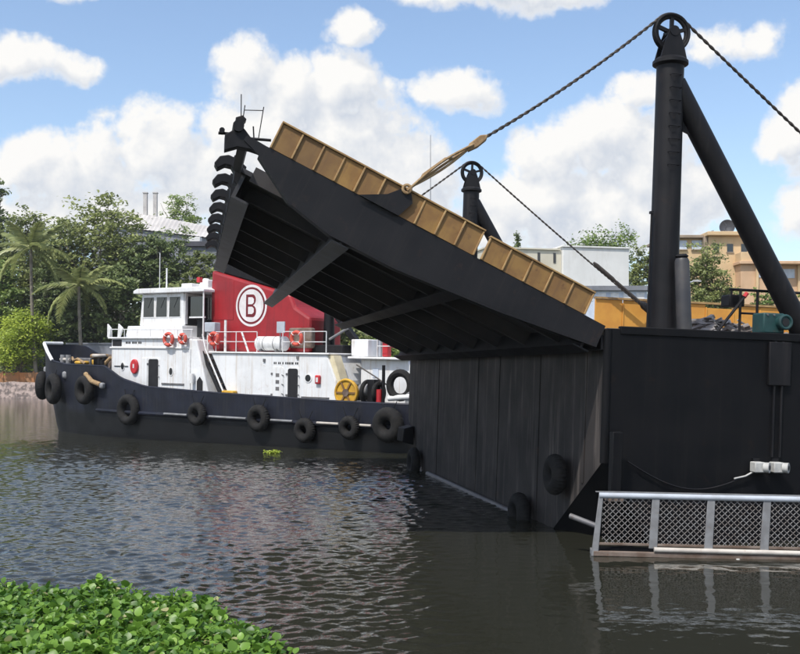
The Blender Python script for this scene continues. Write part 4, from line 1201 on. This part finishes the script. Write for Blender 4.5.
def slab(name, poly, y0, y1, m, parent=tug, bevel=.03): return MB().prism(poly, 'y', y0, y1).build(name, m, parent, smooth=False, bevel=bevel)
def port_hole(u, z, y, parent, r=(.11, .17)):
    mb = MB(); n = 18
    mb.prism([(u + math.cos(2 * PI * i / n) * r[0] * 1.35, z + math.sin(2 * PI * i / n) * r[1] * 1.3) for i in range(n)], 'y', y - .025, y + .002); mb.build('porthole_rim', 'white_trim', parent)
    mb = MB(); mb.prism([(u + math.cos(2 * PI * i / n) * r[0], z + math.sin(2 * PI * i / n) * r[1]) for i in range(n)], 'y', y - .032, y - .024); mb.build('porthole', 'glass', parent)
def doorway(u0, u1, z0, z1, y, parent, open_=True, leaf=None):
    def rr(a, b, c, d, rad, n=4):
        P = []
        for cx, cz, s in ((b - rad, d - rad, 0), (a + rad, d - rad, 90), (a + rad, c + rad, 180), (b - rad, c + rad, 270)):
            for i in range(n + 1):
                t = R(s + 90 * i / n); P.append((cx + math.cos(t) * rad, cz + math.sin(t) * rad))
        return P
    MB().prism(rr(u0 - .06, u1 + .06, z0 - .06, z1 + .06, .14), 'y', y - .03, y + .002).build('door_frame', 'white_trim', parent)
    for z in (z0 + .25, z1 - .25): MB().bb((u0 - .11, y - .05, z - .05), (u0 - .01, y - .031, z + .05)).build('hinge', 'grey_steel', parent)
    for z in (z0 + .3, (z0 + z1) / 2, z1 - .3): MB().box((u1 + .03, y - .045, z), (.12, .025, .03), (0, .4, 0)).build('door_dog', 'grey_steel', parent)
    MB().prism(rr(u0, u1, z0, z1, .11), 'y', y - .036, y - .029).build('doorway' if open_ else 'door', 'dark_int' if open_ else 'white_paint', parent)

def tug_houses():
    Yp = 2.2
    # forward house, side plates slope down aft to the stair
    fh = slab('forward_house', [(6.5, 1.8), (13.35, 1.8), (12.35, 4.95), (11.2, 5.05), (7.3, 5.0), (6.5, 5.0)], -Yp, Yp, 'white_paint', bevel=.06)
    slab('deck_band', [(6.42, 4.50), (11.9, 4.50), (11.9, 4.58), (6.42, 4.58)], -Yp - .06, Yp + .06, 'white_trim')
    slab('house_upper', [(7.25, 5.0), (11.3, 5.0), (11.2, 5.62), (7.45, 5.62)], -2.0, 2.0, 'white_paint')
    slab('bridge_deck', [(6.35, 4.98), (11.9, 4.98), (11.9, 5.06), (6.35, 5.06)], -2.32, 2.32, 'white_trim')
    # bridge wing front with dark opening and brackets
    for y in (-2.3, 2.22):
        MB().prism([(6.3, 5.06), (6.45, 5.06), (6.55, 5.5), (6.3, 5.72)], 'y', y, y + .08).build('wing_bracket', 'white_trim', tug)
        MB().prism([(7.05, 5.06), (7.2, 5.06), (7.4, 5.5), (7.1, 5.72)], 'y', y, y + .08).build('wing_bracket', 'white_trim', tug)
    MB().bb((6.6, -Yp - .02, 4.62), (7.25, -Yp + .01, 4.94)).build('wing_opening', 'dark_int', fh)
    MB().tube([(6.45, -2.27, 5.45), (12.2, -2.27, 5.42)], .022, 6).build('bridge_rail', 'white_trim', tug)
    for u in np.linspace(6.6, 12.1, 7): MB().tube([(u, -2.27, 5.05), (u, -2.27, 5.44)], .018, 6).build('bridge_rail_post', 'white_trim', tug)
    # short dark lettering strokes, unreadable at this size
    rnd = random.Random(2)
    for u0, u1, z in ((7.55, 8.65, 4.74),):
        u = u0
        while u < u1:
            w = rnd.uniform(.06, .11); MB().bb((u, -Yp - .006, z), (u + w, -Yp - .002, z + .10)).build('lettering', 'dark_int', fh); u += w + rnd.choice((.03, .03, .12))
    doorway(9.2, 9.88, 2.3, 4.0, -Yp, fh)
    MB().prism([(8.75, 2.2), (9.12, 2.2), (9.12, 4.05), (8.75, 4.05)], 'y', -Yp - .05, -Yp - .008).build('door', 'white_paint', fh, bevel=.03)
    port_hole(7.35, 3.62, -Yp, fh); port_hole(10.72, 3.42, -Yp, fh)
    MB().bb((6.75, -Yp - .03, 3.60), (7.75, -Yp - .005, 3.64)).build('stay_bar', 'dark_int', fh)
    MB().bb((10.1, -Yp - .035, 2.78), (11.6, -Yp - .005, 2.86)).build('grab_rail', 'grey_steel', fh)
    MB().bb((11.95, -Yp - .05, 2.4), (12.02, -Yp - .005, 4.5)).build('downpipe', 'white_trim', fh)
    MB().prism([(12.45, 2.3), (12.8, 2.3), (12.8, 3.0), (12.62, 3.2), (12.45, 3.0)], 'y', -Yp - .04, -Yp - .005).build('side_hatch', 'dark_int', fh)
    MB().tube([(12.25, -Yp - .15, 2.9), (12.25, -Yp - .15, 3.35)], .11, 10).build('vent', 'white_trim', fh)
    # wheelhouse
    wh = slab('wheelhouse', [(7.95, 5.62), (11.05, 5.62), (11.0, 7.22), (8.12, 7.22)], -1.7, 1.7, 'white_paint', bevel=.06)
    rf = slab('wheelhouse_roof', [(7.75, 7.22), (12.55, 7.22), (12.55, 7.34), (12.3, 7.46), (8.0, 7.46), (7.75, 7.36)], -1.95, 1.95, 'white_paint')
    for a, b in ((8.25, 8.98), (9.14, 9.88), (10.04, 10.78)):
        mb = MB(); mb.prism([(a - .05, 6.02), (b + .05, 6.02), (b + .05, 7.08), (a - .02, 7.08)], 'y', -1.72, -1.695); mb.build('window_frame', 'white_trim', wh, bevel=.006)
        mb = MB(); mb.prism([(a, 6.07), (b, 6.07), (b, 7.03), (a + .03, 7.03)], 'y', -1.728, -1.719); mb.build('window', 'glass', wh)
        MB().box(((a + b) / 2 + .1, -1.735, 6.75), (.02, .012, .55), (0, .5, 0)).build('wiper', 'dark_int', wh)
    for y in (-1.15, -.4, .35, 1.1):   # aft face
        MB().bb((11.055, y - .33, 6.0), (11.075, y + .33, 7.05)).build('window', 'glass', wh)
    MB().bb((11.05, -1.62, 5.66), (11.07, 1.6, 5.98)).build('aft_panel', 'dark_int', wh)
    MB().bb((11.05, -1.68, 5.7), (11.09, -1.52, 7.2)).build('corner_trim', 'white_trim', wh)
    MB().bb((12.0, -1.6, 5.1), (12.5, -1.1, 7.22)).build('roof_prop', 'grey_steel', tug) if False else None
    MB().tube([(12.45, -1.85, 5.05), (12.45, -1.85, 7.22)], .04, 8).build('roof_prop', 'white_trim', tug)
    # screened bay under the roof overhang
    MB().bb((11.75, -1.55, 5.07), (12.35, -1.52, 6.1)).build('dark_screen', 'dark_int', tug)
    MB().bb((11.55, -1.80, 6.05), (12.45, -1.76, 7.0)).build('side_screen', 'glass', tug)
    MB().bb((11.5, -1.83, 5.98), (12.5, -1.75, 6.05)).build('screen_rail', 'white_trim', tug)
    for y in (-.6, .4): pass
    # roof gear
    MB().tube([(10.6, .2, 7.46), (10.6, .2, 7.75), (10.6, .2, 8.05)], [.35, .33, .12], 14).build('radome', 'white_trim', rf)
    MB().bb((9.6, -.5, 7.46), (10.3, .3, 7.78)).build('roof_box', 'white_trim', rf, bevel=.03)
    MB().bb((10.9, -.35, 7.46), (11.25, .1, 7.95)).build('searchlight', 'white_trim', rf, bevel=.05)
    MB().bb((10.75, -.6, 7.8), (10.95, -.4, 8.05)).build('red_light', 'bright_red', rf)
    MB().tube([(8.6, -1.0, 7.46), (8.6, -1.0, 9.3)], .018, 6).build('antenna', 'white_trim', rf)
    MB().tube([(9.3, -1.2, 7.46), (9.3, -1.2, 8.5)], .04, 6).build('antenna', 'white_trim', rf)
    # stair between the houses
    st = MB(); st.prism([(12.35, 4.35), (12.5, 4.45), (14.1, 1.95), (13.9, 1.9)], 'y', -1.95, -1.88); st.build('stair_stringer', 'dark_int', tug)
    for i in range(9):
        q = i / 8
        MB().bb((12.5 + 1.5 * q, -1.88, 4.25 - 2.2 * q), (12.78 + 1.5 * q, -1.2, 4.30 - 2.2 * q)).build('stair_tread', 'rust_beam', tug)
    MB().prism([(12.0, 1.85), (14.9, 1.85), (14.0, 4.3), (12.0, 4.4)], 'y', -1.05, -.95).build('stair_back', 'dark_int', tug)
    MB().tube([(12.75, -2.2, 5.2), (12.95, -2.2, 4.5), (14.35, -2.25, 2.2)], .04, 8).build('stair_rail', 'white_trim', tug)
    # middle house
    mh = slab('middle_house', [(14.75, 1.8), (20.7, 1.8), (20.55, 3.2), (20.05, 4.30), (13.3, 4.32)], -Yp, Yp, 'white_paint', bevel=.06)
    slab('boat_deck', [(13.2, 4.32), (20.2, 4.30), (20.2, 4.38), (13.2, 4.40)], -Yp - .08, Yp + .08, 'white_trim')
    MB().prism([(20.06, 4.28), (20.56, 3.2), (20.71, 1.85), (20.9, 1.85), (20.75, 3.25), (20.35, 4.28)], 'y', -2.15, -1.6).build('corner_plate', 'cream', tug)
    doorway(17.93, 18.5, 2.25, 3.68, -Yp, mh)
    doorway(17.08, 17.62, 2.25, 3.68, -Yp, mh, False)
    for z in (2.7, 3.0, 3.3): MB().bb((17.25, -Yp - .045, z), (17.45, -Yp - .037, z + .16)).build('door_notice', 'grey_steel', mh)
    port_hole(19.05, 3.28, -Yp, mh, (.15, .15))
    rnd = random.Random(8); u = 17.1
    while u < 18.45:
        w = rnd.uniform(.05, .10); MB().bb((u, -Yp - .006, 3.86), (u + w, -Yp - .002, 3.96)).build('lettering', 'dark_int', mh); u += w + rnd.choice((.03, .03, .1))
    for u, z in ((16.5, 3.95), (18.4, 4.1)): MB().bb((u, -Yp - .05, z), (u + .12, -Yp - .004, z + .14)).build('deck_lamp', 'grey_steel', mh)
    MB().bb((15.6, -Yp - .05, 2.42), (17.0, -Yp - .005, 2.48)).build('grab_rail', 'grey_steel', mh)
    MB().bb((18.7, -Yp - .05, 2.42), (20.2, -Yp - .005, 2.48)).build('grab_rail', 'grey_steel', mh)
    MB().bb((14.3, -Yp - .35, 2.3), (15.0, -Yp - .02, 2.62)).build('deck_box', 'winch_yellow', tug, bevel=.05)
    # red funnel
    fn = slab('funnel', [(12.25, 4.40), (12.3, 8.30), (17.15, 7.05), (17.45, 6.45), (18.3, 5.98), (18.3, 4.39)], -1.2, 1.2, 'red_paint', bevel=.14)
    MB().prism([(12.35, 8.32), (12.55, 8.78), (16.9, 7.62), (17.1, 7.10)], 'y', -1.12, 1.12).build('funnel_cap', 'black_steel', fn, bevel=.04)
    for u, z in ((13.3, 8.3), (14.4, 8.0), (15.4, 7.75)): MB().tube([(u, .2, z), (u, .2, z + .55), (u + .25, .2, z + .75)], .16, 12).build('exhaust', 'black_steel', fn)
    MB().bb((12.36, -1.215, 5.9), (13.75, -1.18, 7.75)).build('funnel_panel', 'red_paint', fn, bevel=.01)
    MB().bb((17.2, -1.35, 4.6), (18.5, -1.0, 5.5)).build('pipe_cluster', 'rust_beam', fn, bevel=.08)
    # emblem: rings and the letter B
    cx, cz = 14.85, 6.55
    def disc(r, y0, y1, m, n):
        MB().prism([(cx + math.cos(2 * PI * i / 48) * r * .98, cz + math.sin(2 * PI * i / 48) * r) for i in range(48)], 'y', y0, y1).build(n, m, fn)
    disc(.97, -1.206, -1.19, 'logo_white', 'emblem_rim'); disc(.86, -1.210, -1.20, 'dark_red', 'emblem_ring'); disc(.76, -1.214, -1.20, 'logo_white', 'emblem_disc')
    # B from a stem, three bars and two rounded bowls
    w, h, t_ = .62, 1.04, .13
    poly = [(-w / 2, -h / 2)]
    def arc(c, rx, rz, a0, a1, n=8): return [(c[0] + math.cos(R(a0 + (a1 - a0) * i / n)) * rx, c[1] + math.sin(R(a0 + (a1 - a0) * i / n)) * rz) for i in range(n + 1)]
    out = [(-w / 2, -h / 2)] + arc((w / 2 - .2, -h / 4 - .01), .2, h / 4 - .01 + .02, -90, 80) + arc((w / 2 - .22, h / 4 + .01), .2, h / 4 - .01, -80, 90) + [(-w / 2, h / 2)]
    def hole(z0, z1): return [(-w / 2 + t_, z0), (w / 2 - .24, z0), (w / 2 - t_ - .01, z0 + .08), (w / 2 - t_ - .01, z1 - .08), (w / 2 - .24, z1), (-w / 2 + t_, z1)]
    MB().prism([(cx + p[0], cz + p[1]) for p in out], 'y', -1.218, -1.205).build('letter_b', 'dark_red', fn, smooth=False)
    for z0, z1 in ((-h / 2 + t_, -.055), (.065, h / 2 - t_)):
        MB().prism([(cx + p[0], cz + p[1]) for p in hole(z0, z1)], 'y', -1.2215, -1.206).build('letter_counter', 'logo_white', fn, smooth=False)
    # boat-deck gear
    MB().bb((12.85, -2.2, 5.3), (13.5, -1.8, 5.75)).build('locker', 'rail_tube', tug, bevel=.03)
    MB().tube([(12.95, -2.05, 4.4), (12.95, -2.05, 5.3)], .05, 8).build('locker_post', 'white_trim', tug)
    def rail(pts, z0, zs, m, name):
        a, b = Vector(pts[0]), Vector(pts[1]); n = max(1, int((b - a).length / .9))
        for i in range(n + 1):
            p = a.lerp(b, i / n); MB().tube([(p.x, p.y, z0), (p.x, p.y, z0 + zs[-1])], .022, 6).build(name + '_post', m, tug)
        for z in zs: MB().tube([(a.x, a.y, z0 + z), (b.x, b.y, z0 + z)], .02, 6).build(name, m, tug)
    rail(((13.6, -2.2), (16.1, -2.2)), 4.4, (.45, .9), 'white_trim', 'boat_deck_rail')
    rail(((17.6, -2.2), (20.0, -2.2)), 4.4, (.45, .9), 'white_trim', 'boat_deck_rail')
    MB().tube([(14.0, -2.0, 4.4), (14.0, -2.0, 5.85)], .06, 8).build('davit', 'white_trim', tug)
    MB().tube([(15.0, -2.0, 5.3), (15.5, -2.1, 4.4)], .045, 8).build('davit', 'white_trim', tug)
    MB().bb((17.15, -2.1, 5.25), (17.6, -2.05, 5.75)).build('sign_plate', 'rail_tube', tug)
    MB().tube([(17.35, -2.08, 4.4), (17.35, -2.08, 5.3)], .025, 6).build('sign_post', 'grey_steel', tug)
    # knuckle crane abaft the funnel
    cr = MB().tube([(18.7, -.3, 4.3), (18.7, -.3, 6.5)], [.28, .22], 14).build('crane', 'black_steel', tug)
    MB().box((19.5, -.35, 5.75), (2.6, .28, .30), (0, R(48), 0)).build('crane_boom', 'black_steel', cr, bevel=.03)
    MB().box((19.0, -.35, 6.5), (.9, .35, .40), (0, R(20), 0)).build('crane_head', 'black_steel', cr, bevel=.05)
    MB().tube([(18.9, -.5, 5.0), (19.9, -.5, 5.5)], .07, 8).build('crane_ram', 'rail_grey', cr)
    MB().bb((18.3, -1.0, 4.38), (20.0, .3, 4.75)).build('crane_base', 'black_steel', cr, bevel=.04)
    # after house and working deck
    ah = slab('after_house', [(20.9, 1.8), (24.4, 1.8), (24.0, 3.3), (23.3, 4.12), (20.9, 4.15)], -.9, 2.0, 'white_paint', bevel=.06)
    slab('after_deck', [(20.4, 4.15), (23.4, 4.12), (23.4, 4.22), (20.4, 4.25)], -1.2, 2.1, 'white_trim')
    MB().bb((20.3, -.8, 4.25), (21.2, .4, 5.0)).build('deck_locker', 'white_paint', tug, bevel=.04)
    MB().bb((21.55, -.925, 3.35), (21.85, -.903, 3.75)).build('blue_notice', 'blue_white', ah)
    for u in (21.5, 21.7): MB().tube([(u, -.5, 4.25), (u, -.5, 6.2)], .04, 6).build('after_mast', 'rail_grey', tug)
    MB().tube([(21.4, -.5, 5.6), (22.2, -.5, 5.6)], .03, 6).build('mast_yard', 'rail_grey', tug)
    rail(((21.9, -1.1), (23.4, -1.1)), 4.25, (.45, .9), 'white_trim', 'after_rail')
    MB().bb((22.0, -.9, 4.25), (22.3, -.6, 5.7)).build('fire_monitor', 'bright_red', tug, bevel=.05)
    MB().tube([(22.15, -.75, 5.4), (22.9, -.75, 5.75)], .08, 8).build('monitor_barrel', 'bright_red', tug)
    # towing winch on the after deck
    wy = -2.15
    wn = MB().cyl((21.3, -2.5, 2.72), (21.3, -2.35, 2.72), .56, 28).build('winch', 'winch_yellow', tug)
    MB().ring((21.3, -2.5, 2.72), .54, .06, 'y', 28, 8).build('winch_flange', 'winch_yellow', wn)
    MB().cyl((21.3, -2.56, 2.72), (21.3, -2.5, 2.72), .16, 16).build('winch_hub', 'rust_beam', wn)
    for k in range(6):
        a = PI * k / 3; MB().box((21.3 + math.cos(a) * .33, -2.52, 2.72 + math.sin(a) * .33), (.34, .05, .07), (0, -a, 0)).build('winch_spoke', 'ochre', wn)
    MB().cyl((21.3, -2.35, 2.72), (21.3, -1.1, 2.72), .34, 20).build('winch_drum', 'rubber', wn)
    for i, (u, r_) in enumerate(((22.2, .46), (22.75, .40))):
        MB().ring((u, -2.2, 2.75), r_, .09, 'x', 24, 8).build('cable_reel', 'rubber', wn)
    MB().bb((22.3, -2.4, 1.8), (22.65, -1.9, 3.3)).build('winch_frame', 'black_steel', wn, bevel=.03)
    MB().cyl((21.7, -2.0, 2.85), (22.6, -2.0, 2.85), .24, 14).build('winch_motor', 'rail_grey', wn)
    MB().tube([(23.05, -2.3, 1.8), (23.05, -2.3, 3.9)], .07, 8).build('post', 'black_steel', tug)
    MB().tube([(22.9, -2.4, 2.2), (22.9, -2.4, 2.9)], .12, 10).build('extinguisher', 'bright_red', tug)
    MB().tube([(21.6, -2.2, 3.9), (22.6, -2.2, 3.4), (23.5, -2.2, 2.9)], .03, 6).build('tow_line', 'cable', tug)
    MB().ring((23.9, -2.35, 3.1), .5, .16, 'y', 24, 8).build('hose_reel', 'rubber', tug)
    MB().bb((24.2, -2.5, 1.8), (25.4, -1.4, 2.9)).build('deck_gear', 'rail_grey', tug, bevel=.1)
    MB().tube([(23.4, -2.4, 2.55), (25.0, -2.5, 2.7)], .12, 10).build('roller', 'white_trim', tug)
    # bow deck gear: windlass, bitts, rope
    MB().cyl((3.2, -1.0, 3.55), (3.2, .8, 3.55), .36, 18).build('windlass', 'winch_yellow', tug)
    MB().bb((2.7, -1.2, 2.6), (3.7, -1.05, 4.0)).build('windlass_cheek', 'grey_steel', tug, bevel=.05)
    MB().bb((4.3, -1.5, 2.6), (5.6, -.4, 4.05)).build('bow_locker', 'black_steel', tug, bevel=.06)
    MB().ring((4.6, -1.3, 4.1), .38, .12, 'z', 20, 8).build('rope_coil', 'tan_rope', tug)
    for u in (1.9, 2.35):
        MB().tube([(u, -1.5, 2.7), (u, -1.5, 4.15)], .13, 12).build('bitt', 'rail_grey', tug)
    MB().tube([(1.75, -1.5, 3.9), (2.5, -1.5, 3.9)], .09, 10).build('bitt_bar', 'pale_tube', tug)
    MB().tube([(5.4, -2.0, 2.7), (5.4, -2.0, 4.0)], .11, 12).build('bitt', 'black_steel', tug)
    MB().tube([(6.0, -2.2, 3.7), (6.3, -2.1, 4.0), (6.45, -1.8, 4.0)], .10, 8).build('rope', 'tan_rope', tug)
    MB().tube([(2.3, -1.2, 4.0), (2.9, -1.6, 3.85), (3.6, -1.9, 3.95), (4.3, -2.0, 3.7)], .07, 8).build('mooring_line', 'tan_rope', tug)
    MB().ring((3.7, -1.7, 3.75), .30, .09, 'z', 18, 8).build('rope_coil', 'winch_yellow', tug)
    MB().ring((5.0, -1.7, 4.12), .28, .09, 'z', 18, 8).build('rope_coil', 'pale_tube', tug)
    MB().tube([(6.2, -2.5, 2.7), (6.2, -2.5, 3.9)], .10, 10).build('bitt', 'black_steel', tug)
    MB().bb((5.9, -1.9, 2.6), (6.35, -1.3, 4.2)).build('vent_box', 'rust_beam', tug, bevel=.05)
tug_houses()

def tp(o, loc, rot=(0, 0, 0)):
    o.matrix_world = TUG_M @ Matrix.Translation(loc) @ Euler(rot).to_matrix().to_4x4(); return o
for lab, u, w, z, Ro, tr, rz in (
    ('large tyre at the very tip of the tug bow', -.42, .98, 2.45, .80, .27, 52),
    ('tyre on the tug bow shoulder, second from the bow tip', 2.15, 2.28, 2.35, .82, .26, 20),
    ('tyre with pale rope lashing on the tug bow, third from the tip', 5.5, 3.02, 2.40, .74, .24, 9),
    ('tall tyre below the forward doorway of the tug', 8.95, 3.25, 1.55, .76, .22, 4),
    ('tyre on the tug side below the stair', 13.7, 3.48, 1.55, .54, .19, 0),
    ('tyre on the tug side below the funnel emblem', 17.35, 3.48, 1.52, .60, .20, 0),
    ('lowest hung tyre on the tug side below the after doorway', 19.9, 3.48, 1.12, .54, .20, 0),
    ('tyre on the tug side below the yellow winch', 22.2, 3.48, 1.35, .50, .18, 0),
    ('fat tyre at the tug stern quarter beside the barge', 24.1, 3.50, 1.55, .72, .27, 0)):
    t = tyre('tyre_fender', lab, 'tyres along the tug', Ro, tr, lug=.04)
    tp(t, (u, -w, z), (0, 0, -R(rz) if rz < 90 else R(90)))
MB().tube([(5.5, -2.95, 3.2), (6.2, -3.15, 2.85), (6.9, -3.2, 2.7)], .12, 10).build('lashing_rope', 'tan_rope', tug)
MB().bb((6.85, -3.28, 2.5), (7.1, -3.02, 2.8)).build('bollard_end', 'rail_grey', tug, bevel=.08)
MB().bb((2.95, -2.42, 2.9), (3.3, -2.1, 3.3)).build('fender_cap', 'rail_grey', tug, bevel=.12)
MB().bb((-.62, -.85, 3.1), (-.15, -.45, 3.5)).build('fender_cap', 'rail_grey', tug, bevel=.12)

def life_ring(label, loc, rz=0, Ro=.36):
    Ro *= .76
    t = empty('life_ring'); tag(t, label, 'life ring', 'life rings on the tug')
    MB().ring((0, 0, 0), Ro, .085, 'y', 28, 10).build('ring', 'life_orange', t)
    for k in range(4):
        a = PI / 4 + k * PI / 2
        MB().box((math.cos(a) * Ro, 0, math.sin(a) * Ro), (.176, .176, .035), (0, -a, 0)).build('band', 'white_trim', t, bevel=.03)
    tp(t, loc, (0, 0, R(rz)))
life_ring('orange life ring on the rail below the wheelhouse windows', (10.72, -2.40, 4.95))
life_ring('second orange life ring, just aft of the wheelhouse one', (11.65, -2.40, 4.98), 0, .26)
life_ring('orange life ring by the grey locker beside the stair', (13.55, -2.3, 4.98), 0, .34)
life_ring('orange life ring on the boat deck rail right of the raft canister', (18.45, -2.3, 5.0), 0, .36)
life_ring('orange life ring on the after house rail near the stern', (22.9, -1.25, 5.0), 0, .40)
t = empty('raft_canister'); tag(t, 'white cylindrical life raft canister on the boat deck', 'raft canister'); tp(t, (16.6, -1.75, 4.42))
MB().tube([(-.82, 0, .36), (-.76, 0, .36), (.76, 0, .36), (.82, 0, .36)], [.22, .33, .33, .22], 18).build('canister', 'white_trim', t)
for x in (-.45, .45): MB().bb((x - .05, -.3, 0), (x + .05, .3, .10)).build('cradle', 'grey_steel', t)
for x in (-.3, .3): MB().tube([(x - .02, 0, .36), (x + .02, 0, .36)], .34, 18).build('strap', 'rail_grey', t)
def oval_red(label, loc):
    t = empty('fire_box'); tag(t, label, 'fire box'); tp(t, loc)
    MB().prism([(math.cos(2 * PI * i / 20) * .26, math.sin(2 * PI * i / 20) * .36) for i in range(20)], 'y', -.12, .0).build('case', 'bright_red', t, bevel=.03)
    MB().bb((-.05, -.128, -.08), (.05, -.121, .12)).build('plate', 'logo_white', t)
oval_red('red oval box on the forward house beside the door', (8.25, -2.205, 3.62))
t = empty('fire_box'); tag(t, 'small red box beside the round porthole of the middle house', 'fire box'); tp(t, (19.62, -2.205, 3.22))
MB().bb((-.13, -.12, -.18), (.13, 0, .20)).build('case', 'bright_red', t, bevel=.04); MB().bb((-.06, -.13, -.1), (.06, -.121, .1)).build('plate', 'logo_white', t)

# ------------------------------------------------------------------ water hyacinth mat
def hyacinth():
    rnd = random.Random(21)
    t = empty('water_hyacinth', (-4, 12.5, 0)); tag(t, 'dense mat of glossy green water hyacinth floating in the foreground', 'water plants')
    def edge(X):   # far edge of the mat for a given X
        P = [(-8.5, 13.8), (-6.2, 13.9), (-5.3, 14.35), (-4.3, 14.3), (-3.6, 14.1), (-2.9, 13.7), (-2.3, 12.9), (-1.75, 12.2), (-1.35, 11.4), (-1.15, 10.3), (-1.0, 9.0)]
        for (a, b), (c, d) in zip(P, P[1:]):
            if a <= X <= c: return b + (d - b) * (X - a) / (c - a)
        return 0
    def leaf(seed):
        r = random.Random(seed); n = 7; vs = []; fs = []
        # cupped spoon blade: centre line and two margins
        Ln = .13; cup = r.uniform(.10, .30); bend = r.uniform(-.15, .35)
        prof = [(0, .012), (.18, .05), (.42, .066), (.68, .060), (.88, .036), (1.0, .008)]
        for q, w in prof:
            z = -bend * q * q * Ln
            vs += [(q * Ln, -w, z + cup * w), (q * Ln, 0, z), (q * Ln, w, z + cup * w)]
        for i in range(len(prof) - 1):
            for k in (0, 1): fs.append((i * 3 + k, i * 3 + k + 1, i * 3 + k + 4, i * 3 + k + 3))
        return vs, fs
    kinds = [leaf(k) for k in range(6)]
    plants = []
    tries = 0
    while len(plants) < 4200 and tries < 60000:
        tries += 1
        X = rnd.uniform(-8.2, -.9); Y = rnd.uniform(9.6, 14.8)
        e = edge(X) + .25 * math.sin(X * 4.1) + .15 * math.sin(X * 9.7)
        if Y > e: continue
        if Y > e - .7 and rnd.random() < .25: continue
        plants.append((X, Y))
    leaves = []
    for (X, Y) in plants:
        n = rnd.randint(5, 8); hgt = rnd.uniform(.08, .24); base = rnd.uniform(0, 6.28); sc = rnd.uniform(.34, .86)
        tone = rnd.uniform(-.1, .5)
        for k in range(n):
            az = base + 2 * PI * k / n + rnd.uniform(-.3, .3)
            out = rnd.uniform(.03, .13) * sc; h = hgt * rnd.uniform(.6, 1.15)
            pitch = rnd.uniform(-78, 6)
            pos = Vector((X + math.cos(az) * out, Y + math.sin(az) * out, h))
            m = Matrix.Translation(pos) @ Euler((rnd.uniform(-.4, .4), R(pitch), az)).to_matrix().to_4x4() @ Matrix.Scale(sc * rnd.uniform(.8, 1.2), 4)
            tn = max(0, min(.8, tone + rnd.uniform(-.1, .35))) if rnd.random() > .03 else 1.0
            leaves.append((m, rnd.randrange(6), tn, pos, (X, Y)))
    # the leaves that show largest are single objects, the others one joined sheet of leaves
    def show(L_):
        p = L_[3]; px = 400 + 1000 * p.x / p.y; py = 370 - 1000 * (p.z - 3.3) / p.y
        return (0 < px < 800 and py < 650, p.z * 3 - p.y * .35)
    order = sorted(leaves, key=show, reverse=True)
    single, rest = order[:290], order[290:]
    meshes = []
    for kx, (vs, fs) in enumerate(kinds):
        for tone in (.15, .4, .65, .95):
            me = bpy.data.meshes.new('leaf'); me.from_pydata(vs, [], fs); me.shade_smooth(); me.materials.append(MATS['leaf_hyacinth'])
            at = me.attributes.new('tint', 'FLOAT', 'POINT'); at.data.foreach_set('value', [tone] * len(vs)); meshes.append(me)
    inv = Matrix.Translation((4, -12.5, 0))
    for m, k, tn, p, _ in single:
        q = 0 if tn < .28 else 1 if tn < .52 else 2 if tn < .85 else 3
        o = bpy.data.objects.new('leaf', meshes[k * 4 + q]); COL.objects.link(o); o.parent = t; o.matrix_local = inv @ m
    V_, F_, T_ = [], [], []
    for m, k, tn, p, _ in rest:
        vs, fs = kinds[k]; b = len(V_); mm = inv @ m
        V_ += [tuple(mm @ Vector(q)) for q in vs]; F_ += [tuple(i + b for i in f) for f in fs]; T_ += [tn] * len(vs)
    me = bpy.data.meshes.new('foliage'); me.from_pydata(V_, [], F_); me.shade_smooth(); me.materials.append(MATS['leaf_hyacinth'])
    at = me.attributes.new('tint', 'FLOAT', 'POINT'); at.data.foreach_set('value', T_)
    o = bpy.data.objects.new('foliage', me); COL.objects.link(o); o.parent = t; tag(o, kind='stuff')
    # bulbous stalks
    mb = MB()
    for m, k, tn, p, (X, Y) in leaves[::2]:
        q = m.translation
        mb.tube([(X + 4, Y - 12.5, -.03), ((X + q.x) / 2 + 4, (Y + q.y) / 2 - 12.5, q.z * .45), (q.x + 4, q.y - 12.5, q.z)], [.012, .017, .006], 4, caps=False)
    o = mb.build('stalks', 'leaf_hyacinth', t); tag(o, kind='stuff')
    at = o.data.attributes.new('tint', 'FLOAT', 'POINT'); at.data.foreach_set('value', [.45] * len(o.data.vertices))
hyacinth()


# ------------------------------------------------------------------ drifting weed beside the tug
def drift():
    rng = np.random.default_rng(3)
    X, Y = PX(273, 39.5), 39.5
    v, t = leaf_cloud([(0, 0, .03, .30, .16, .04)], 40, 6, .05, .11, rng)
    o = bpy.data.objects.new('drifting_weed', np_mesh('drifting_weed', v, 4, 'leaf_bright', t)); COL.objects.link(o); o.location = (X, Y, .02)
    tag(o, 'small yellow green clump of weed drifting beside the tug hull', 'weed', kind='stuff')
drift()

# ------------------------------------------------------------------ thin river haze
def haze():
    m = bpy.data.materials.new('haze'); m.use_nodes = True
    N, L = m.node_tree.nodes, m.node_tree.links
    N.remove(N['Principled BSDF'])
    v = N.new('ShaderNodeVolumePrincipled'); v.inputs['Color'].default_value = (.90, .94, .98, 1); v.inputs['Density'].default_value = .00018
    L.new(v.outputs[0], N['Material Output'].inputs['Volume'])
    MATS['haze'] = m
    o = MB().bb((-3100, -700, -4), (3100, 4100, 42.5)).build('haze', 'haze', smooth=False)
    tag(o, 'thin pale haze over the river and the far bank', kind='stuff')
haze()
